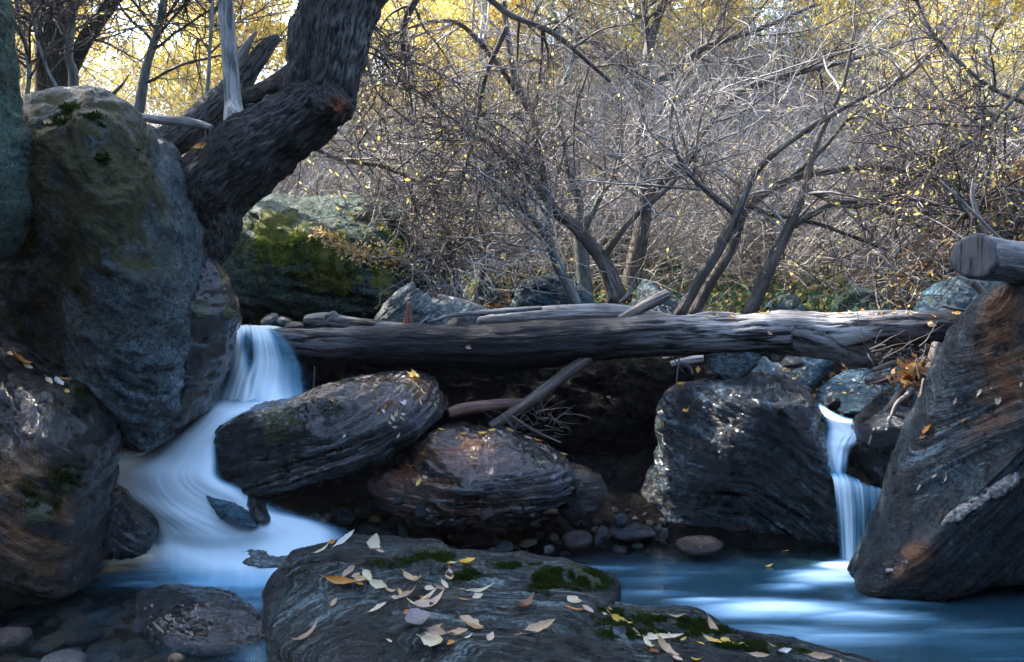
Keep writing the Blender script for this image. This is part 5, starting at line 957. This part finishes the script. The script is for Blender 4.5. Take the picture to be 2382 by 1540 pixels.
# named wet stones on the gravel shore: u, v, half width, half height, tilt, material index, words
for (u, v, w, h, tilt, k, lab) in [(1008,1240,14,42,-.55,3,'long black stone leaning right, between the wavy rock and the pool'),(940,1245,12,36,-.35,0,'slim wet blue stone standing at the pool edge left of the leaning black stone'),(875,1240,50,22,.2,3,'broad black wet stone at the pool edge beside the cascade end'),(868,1176,15,13,0,0,'round teal-blue pebble above the broad black stone'),
    (1343,1256,38,24,0,1,'purple-black shiny round stone at the middle of the gravel shore'),(1444,1210,18,17,0,0,'round blue wet stone high on the gravel shore'),(1628,1268,58,18,.0,1,'low dark stone rising from the pool under the folded boulder'),(1277,1278,14,11,0,2,'round grey-green pebble at the water edge'),(1173,1275,24,14,-.4,0,'striped blue stone at the water edge'),(1146,1280,9,7,0,2,'tiny white pebble left of the striped blue stone'),(1228,1263,22,8,-.2,4,'flat ochre pebble on the gravel shore'),
    (1288,1250,11,12,.3,4,'small orange-tipped pebble left of the purple-black stone'),(1395,1250,14,30,.4,3,'dark upright slate stone right of the purple-black stone'),(1470,1240,60,14,0,3,'flat black stone lying behind the blue round stone'),(915,1215,34,7,-.35,3,'thin black slate resting against the wavy rock'),(1030,1228,12,20,.1,3,'small black upright stone'),(1065,1225,22,12,0,3,'black rounded stone in front of the wavy rock'),(800,1200,26,22,.4,0,'wet blue-grey stone right of the cascade'),(1105,1258,30,5,0,1,'flat reddish slate in the shallow water')]:
    c0 = PZ(u, v + h * .6, .04); y = min(c0[1], 3.95); c1 = P(u, v, y); s = y / F
    stone(tuple(c1), w * s, max(w, h) * s * .7, h * s, (.1, tilt, .2), {0: 0, 1: 1, 2: 2, 3: 3, 4: 4}[k], lab, 'stones on the gravel shore')
# left group
for (u, v, w, h, tilt, k, lab, d) in [(628,745,24,13,-.5,2,'pale grey stone, left of the three beside the log end',4.8),(662,748,18,11,.3,2,'pale grey stone, middle of the three beside the log end',4.75),(685,760,24,11,0,3,'dark speckled stone touching the end of the short driftwood log',4.65),
    (1650,870,10,8,0,0,'small blue stone beside the wedged round stone',4.6),(1848,925,18,12,0,3,'dark stone at the lip of the right waterfall',4.7),(1936,938,20,18,.3,3,'black stone splitting the top of the right waterfall',4.65),(1870,905,20,10,.2,0,'blue-grey stone behind the crest of the folded boulder',4.8),(1840,845,30,12,0,3,'dark stone under the log in the gap',5.0)]:
    s = d / F; stone(tuple(P(u, v, d)), w * s, w * s * .8, h * s, (.2, tilt, .3), k, lab, 'stones by the logs')
# random gravel shore stones and the bed under the water
rp = np.random.default_rng(13)
for i in range(170):
    u = rp.uniform(740, 1560); t = rp.beta(1.3, 1.2); v = 1165 + 118 * t + (0 if u < 1000 else 12); 
    h = cast(u, v, ['ground', 'G', 'F', 'K2', 'K3']); 
    if h is None: continue
    s = rp.uniform(5, 15) * (1.25 if rp.random() < .15 else .8) * h[3] / F; k = int(rp.integers(0, 10))
    if rp.random() < .4: k = 3 if k % 2 else 8
    stone(tuple(h[0] + Vector((0, 0, s * .3))), s * rp.uniform(.9, 1.6), s, s * rp.uniform(.4, .8), (rp.normal(0, .3), rp.normal(0, .3), rp.uniform(0, 6.28)), k, f'small {SN[k % 5]} wet pebble on the dark gravel shore below the wavy rock', 'pebbles on the gravel shore', 'pebble')
for i in range(130):
    u = rp.uniform(-60, 640); v = 1375 + 240 * rp.random(); c0 = PZ(u, v, -.06)
    if c0[1] < 2.35: continue
    s = rp.uniform(14, 44) * c0[1] / F; k = int(rp.integers(0, 10))
    stone(tuple(c0 + np.array([0, 0, -.02])), s * rp.uniform(1, 1.5), s, s * rp.uniform(.3, .5), (rp.normal(0, .15), rp.normal(0, .15), rp.uniform(0, 6.28)), k, f'{SN[k % 5]} flat stone lying under the shallow water at the lower left', 'stones under the water', 'submerged_stone')
for (u, v, w, h, k, lab) in [(25,1480,50,26,1,'reddish brown stone breaking the water at the lower left edge'),(435,1450,42,20,2,'white and tan stone in front of the large glossy stone'),(440,1490,60,26,0,'rounded blue wet stone in front of the large glossy stone'),(150,1540,60,26,0,'blue-grey stone at the bottom edge left'),(350,1452,50,22,3,'dark flat stone just under the water left of the white stone'),(500,1500,50,18,3,'black flat stone right of the rounded blue stone'),(410,1530,22,18,4,'small ochre stone near the bottom edge')]:
    c0 = PZ(u, v, .0); s = c0[1] / F; stone(tuple(c0 - np.array([0, 0, .01])), w * s, w * s * .9, h * s, (.05, .1, .2), k, lab, 'stones breaking the water')
for i in range(110):
    u = rp.uniform(1080, 1950); v = 1290 + 70 * rp.random() ** 1.6; c0 = PZ(u, v, -.05); s = rp.uniform(6, 20) * c0[1] / F; k = int(rp.integers(0, 10))
    stone(tuple(c0), s * 1.3, s, s * .45, (rp.normal(0, .15), 0, rp.uniform(0, 6.28)), k, f'small {SN[k % 5]} stone under the shallow water near the far shore', 'stones under the water', 'submerged_stone')

# ================================================================== DRIFTWOOD AND TWIGS
for i, (lab, pts, mat) in enumerate([
    ('long bleached forked root hanging in front of the dark block', [(2020,1035,3.95,2.5),(2040,980,4.0,4),(2075,935,4.05,6),(2100,900,4.1,8),(2125,870,4.12,8),(2150,830,4.15,9)], M_palelog),
    ('curved pale root below the leaf bundle', [(2070,975,3.98,3),(2085,940,4.0,5),(2110,920,4.02,7),(2135,895,4.05,7)], M_palelog),
    ('thick dark branch crossing level under the right end of the long log', [(2030,862,4.1,6),(2080,845,4.15,7),(2150,840,4.2,7),(2215,838,4.25,4)], M_stick),
    ('knobbly dark driftwood piece pointing left', [(2015,888,4.1,9),(2050,882,4.12,9),(2100,875,4.15,8),(2130,868,4.18,5)], M_stick),
    ('crooked thin root at the edge of the leaning slab', [(2135,1000,3.75,4),(2128,960,3.75,4.5),(2142,920,3.78,5),(2150,880,3.8,5)], M_stick),
    ('short hooked root on the dark block', [(2100,990,3.95,4),(2078,992,3.95,5),(2068,978,3.95,5),(2072,968,3.95,4)], M_palelog),
    ('straight brown stick under the right end of the log', [(2150,880,4.0,11),(2165,850,4.05,12),(2180,800,4.1,12)], M_stick),
    ('small forked twig lying on the right end of the long log', [(2190,712,4.1,3),(2230,720,4.1,4),(2270,726,4.1,2)], M_stick),
    ('thin twig hanging from the log left of the wedged stone', [(1572,910,4.2,1.6),(1575,870,4.2,2.5),(1580,835,4.25,3)], M_stick),
    ('thin slanting twig crossing the hanging twig', [(1560,826,4.2,2),(1575,845,4.2,2),(1592,868,4.2,1.5)], M_stick),
    ('hooked grey twig left of the wedged stone', [(1610,872,4.35,3),(1605,855,4.35,4),(1585,845,4.35,4),(1575,846,4.35,3)], M_palelog),
    ('grey driftwood log in the gap left of the wedged stone', [(1560,850,4.7,10),(1600,842,4.7,12),(1660,830,4.7,14)], M_palelog),
    ('dark wet stick at the foot of the small upper pool', [(1915,1020,4.05,5),(1935,1025,4.05,7),(1955,1038,4.0,6)], M_stick),
    ('brown forked twig above the wavy rock', [(1165,965,4.0,1.5),(1185,985,4.0,2.5),(1200,1005,4.0,2)], M_stick),
    ('dark thin branch lying behind the crest of the wavy rock', [(1190,968,4.05,4),(1230,995,4.05,4),(1270,1015,4.05,3.5),(1305,1030,4.05,3)], M_stick),
    ('vertical brown stick standing beside the falling water', [(724,925,4.2,1.5),(730,890,4.2,2.2),(732,852,4.2,2.2)], M_stick),
    ('tiny reddish twig at the pool edge', [(1055,1272,3.85,1.2),(1063,1250,3.85,2),(1068,1238,3.85,1.2)], M_stick),
    ('thin grey twig stuck upright at the pool edge', [(1020,1262,3.85,1.2),(1030,1240,3.85,1.6),(1037,1215,3.85,1.2)], M_stick),
    ('slanting dead stick right of the curved trunk base', [(1440,705,5.4,3),(1465,680,5.4,4),(1480,640,5.4,2)], M_palelog),
    ('long dark thin pole crossing the bank left of the round grey boulder', [(1120,612,7,2.5),(1180,632,6.8,3),(1270,660,6.6,3)], M_dtwig),
    ('pale curved twig on the leaning slab below the sawn log', [(2335,655,3.3,1.6),(2325,680,3.3,2),(2322,700,3.3,2),(2340,712,3.3,1)], M_palelog)]):
    log('driftwood', lab, pts, mat, amp=.0015, voxel=.0035, cat='driftwood')
# fine twigs of the debris heap: one bundle, and a clump of brown leaves
acc = Acc(); rg = np.random.default_rng(31); n = 110
st = np.array([P(rg.uniform(2020, 2190), rg.uniform(800, 900), rg.uniform(4.0, 4.25)) for _ in range(n)])
p, r = walk(st, rg.normal(0, 1, (n, 3)) * np.array([1, .4, .5]), rg.uniform(.05, .3, n), 8, .6, -.2, .003, .001, rg); tubes(acc, p, r)
o = link('twig_tangle', acc.mesh('twig_tangle'), M_dtwig); tag(o, 'tangle of fine dark twigs caught under the right end of the long log', 'twigs', kind='stuff')
acc = Acc(); n = 60; st = np.array([P(rg.uniform(1160, 1300), rg.uniform(960, 1020), rg.uniform(4.0, 4.15)) for _ in range(n)])
p, r = walk(st, rg.normal(0, 1, (n, 3)) * np.array([1, .4, .6]), rg.uniform(.04, .2, n), 7, .6, -.2, .002, .0008, rg); tubes(acc, p, r)
o = link('twig_tangle', acc.mesh('twig_tangle'), M_dtwig); tag(o, 'tangle of fine twigs on the crest behind the wavy rock', 'twigs', kind='stuff')
q = np.array([P(rg.normal(2125, 18), rg.normal(862, 16), rg.uniform(4.0, 4.1)) for _ in range(110)])
me = leafcloud(q, .045, rg, 'leaf_clump', M_litter, 1.6); o = link('leaf_clump', me, M_litter); tag(o, 'clump of dry brown leaves caught in the driftwood', 'leaves', kind='stuff')

# ================================================================== HAZE
bm_ = [(-13, -8, -2), (13, -8, -2), (13, 24, -2), (-13, 24, -2), (-13, -8, 14), (13, -8, 14), (13, 24, 14), (-13, 24, 14)]
me = mkmesh('haze', bm_, [(0, 3, 2, 1), (4, 5, 6, 7), (0, 1, 5, 4), (1, 2, 6, 5), (2, 3, 7, 6), (3, 0, 4, 7)], None, False)
g = G('morning_haze'); g.t.nodes.remove(g.b); pv = g.n('VolumePrincipled', {'Color': (1.0, .95, .86), 'Density': HAZE, 'Anisotropy': .5}); g.t.links.new(pv.outputs[0], g.out.inputs[1])
tag(link('haze', me, g.m, recenter=False), 'thin pale mist hanging among the trees', 'haze', kind='stuff')

ORD = 'first second third fourth fifth sixth seventh eighth ninth tenth eleventh twelfth thirteenth fourteenth fifteenth sixteenth seventeenth eighteenth nineteenth twentieth twenty-first twenty-second twenty-third twenty-fourth twenty-fifth twenty-sixth twenty-seventh twenty-eighth twenty-ninth thirtieth'.split()
for grp, txt in (('yellow trees on the far slope', 'slender yellow-leaved tree on the far slope, %s from the left'), ('stones in the undergrowth', 'small blue-grey stone in the green undergrowth, %s from the left')):
    L = sorted([o for o in COL.objects if o.get('group') == grp], key=lambda o: o.location.x / max(o.location.y, .1))
    for i, o in enumerate(L): o['label'] = txt % ORD[i]
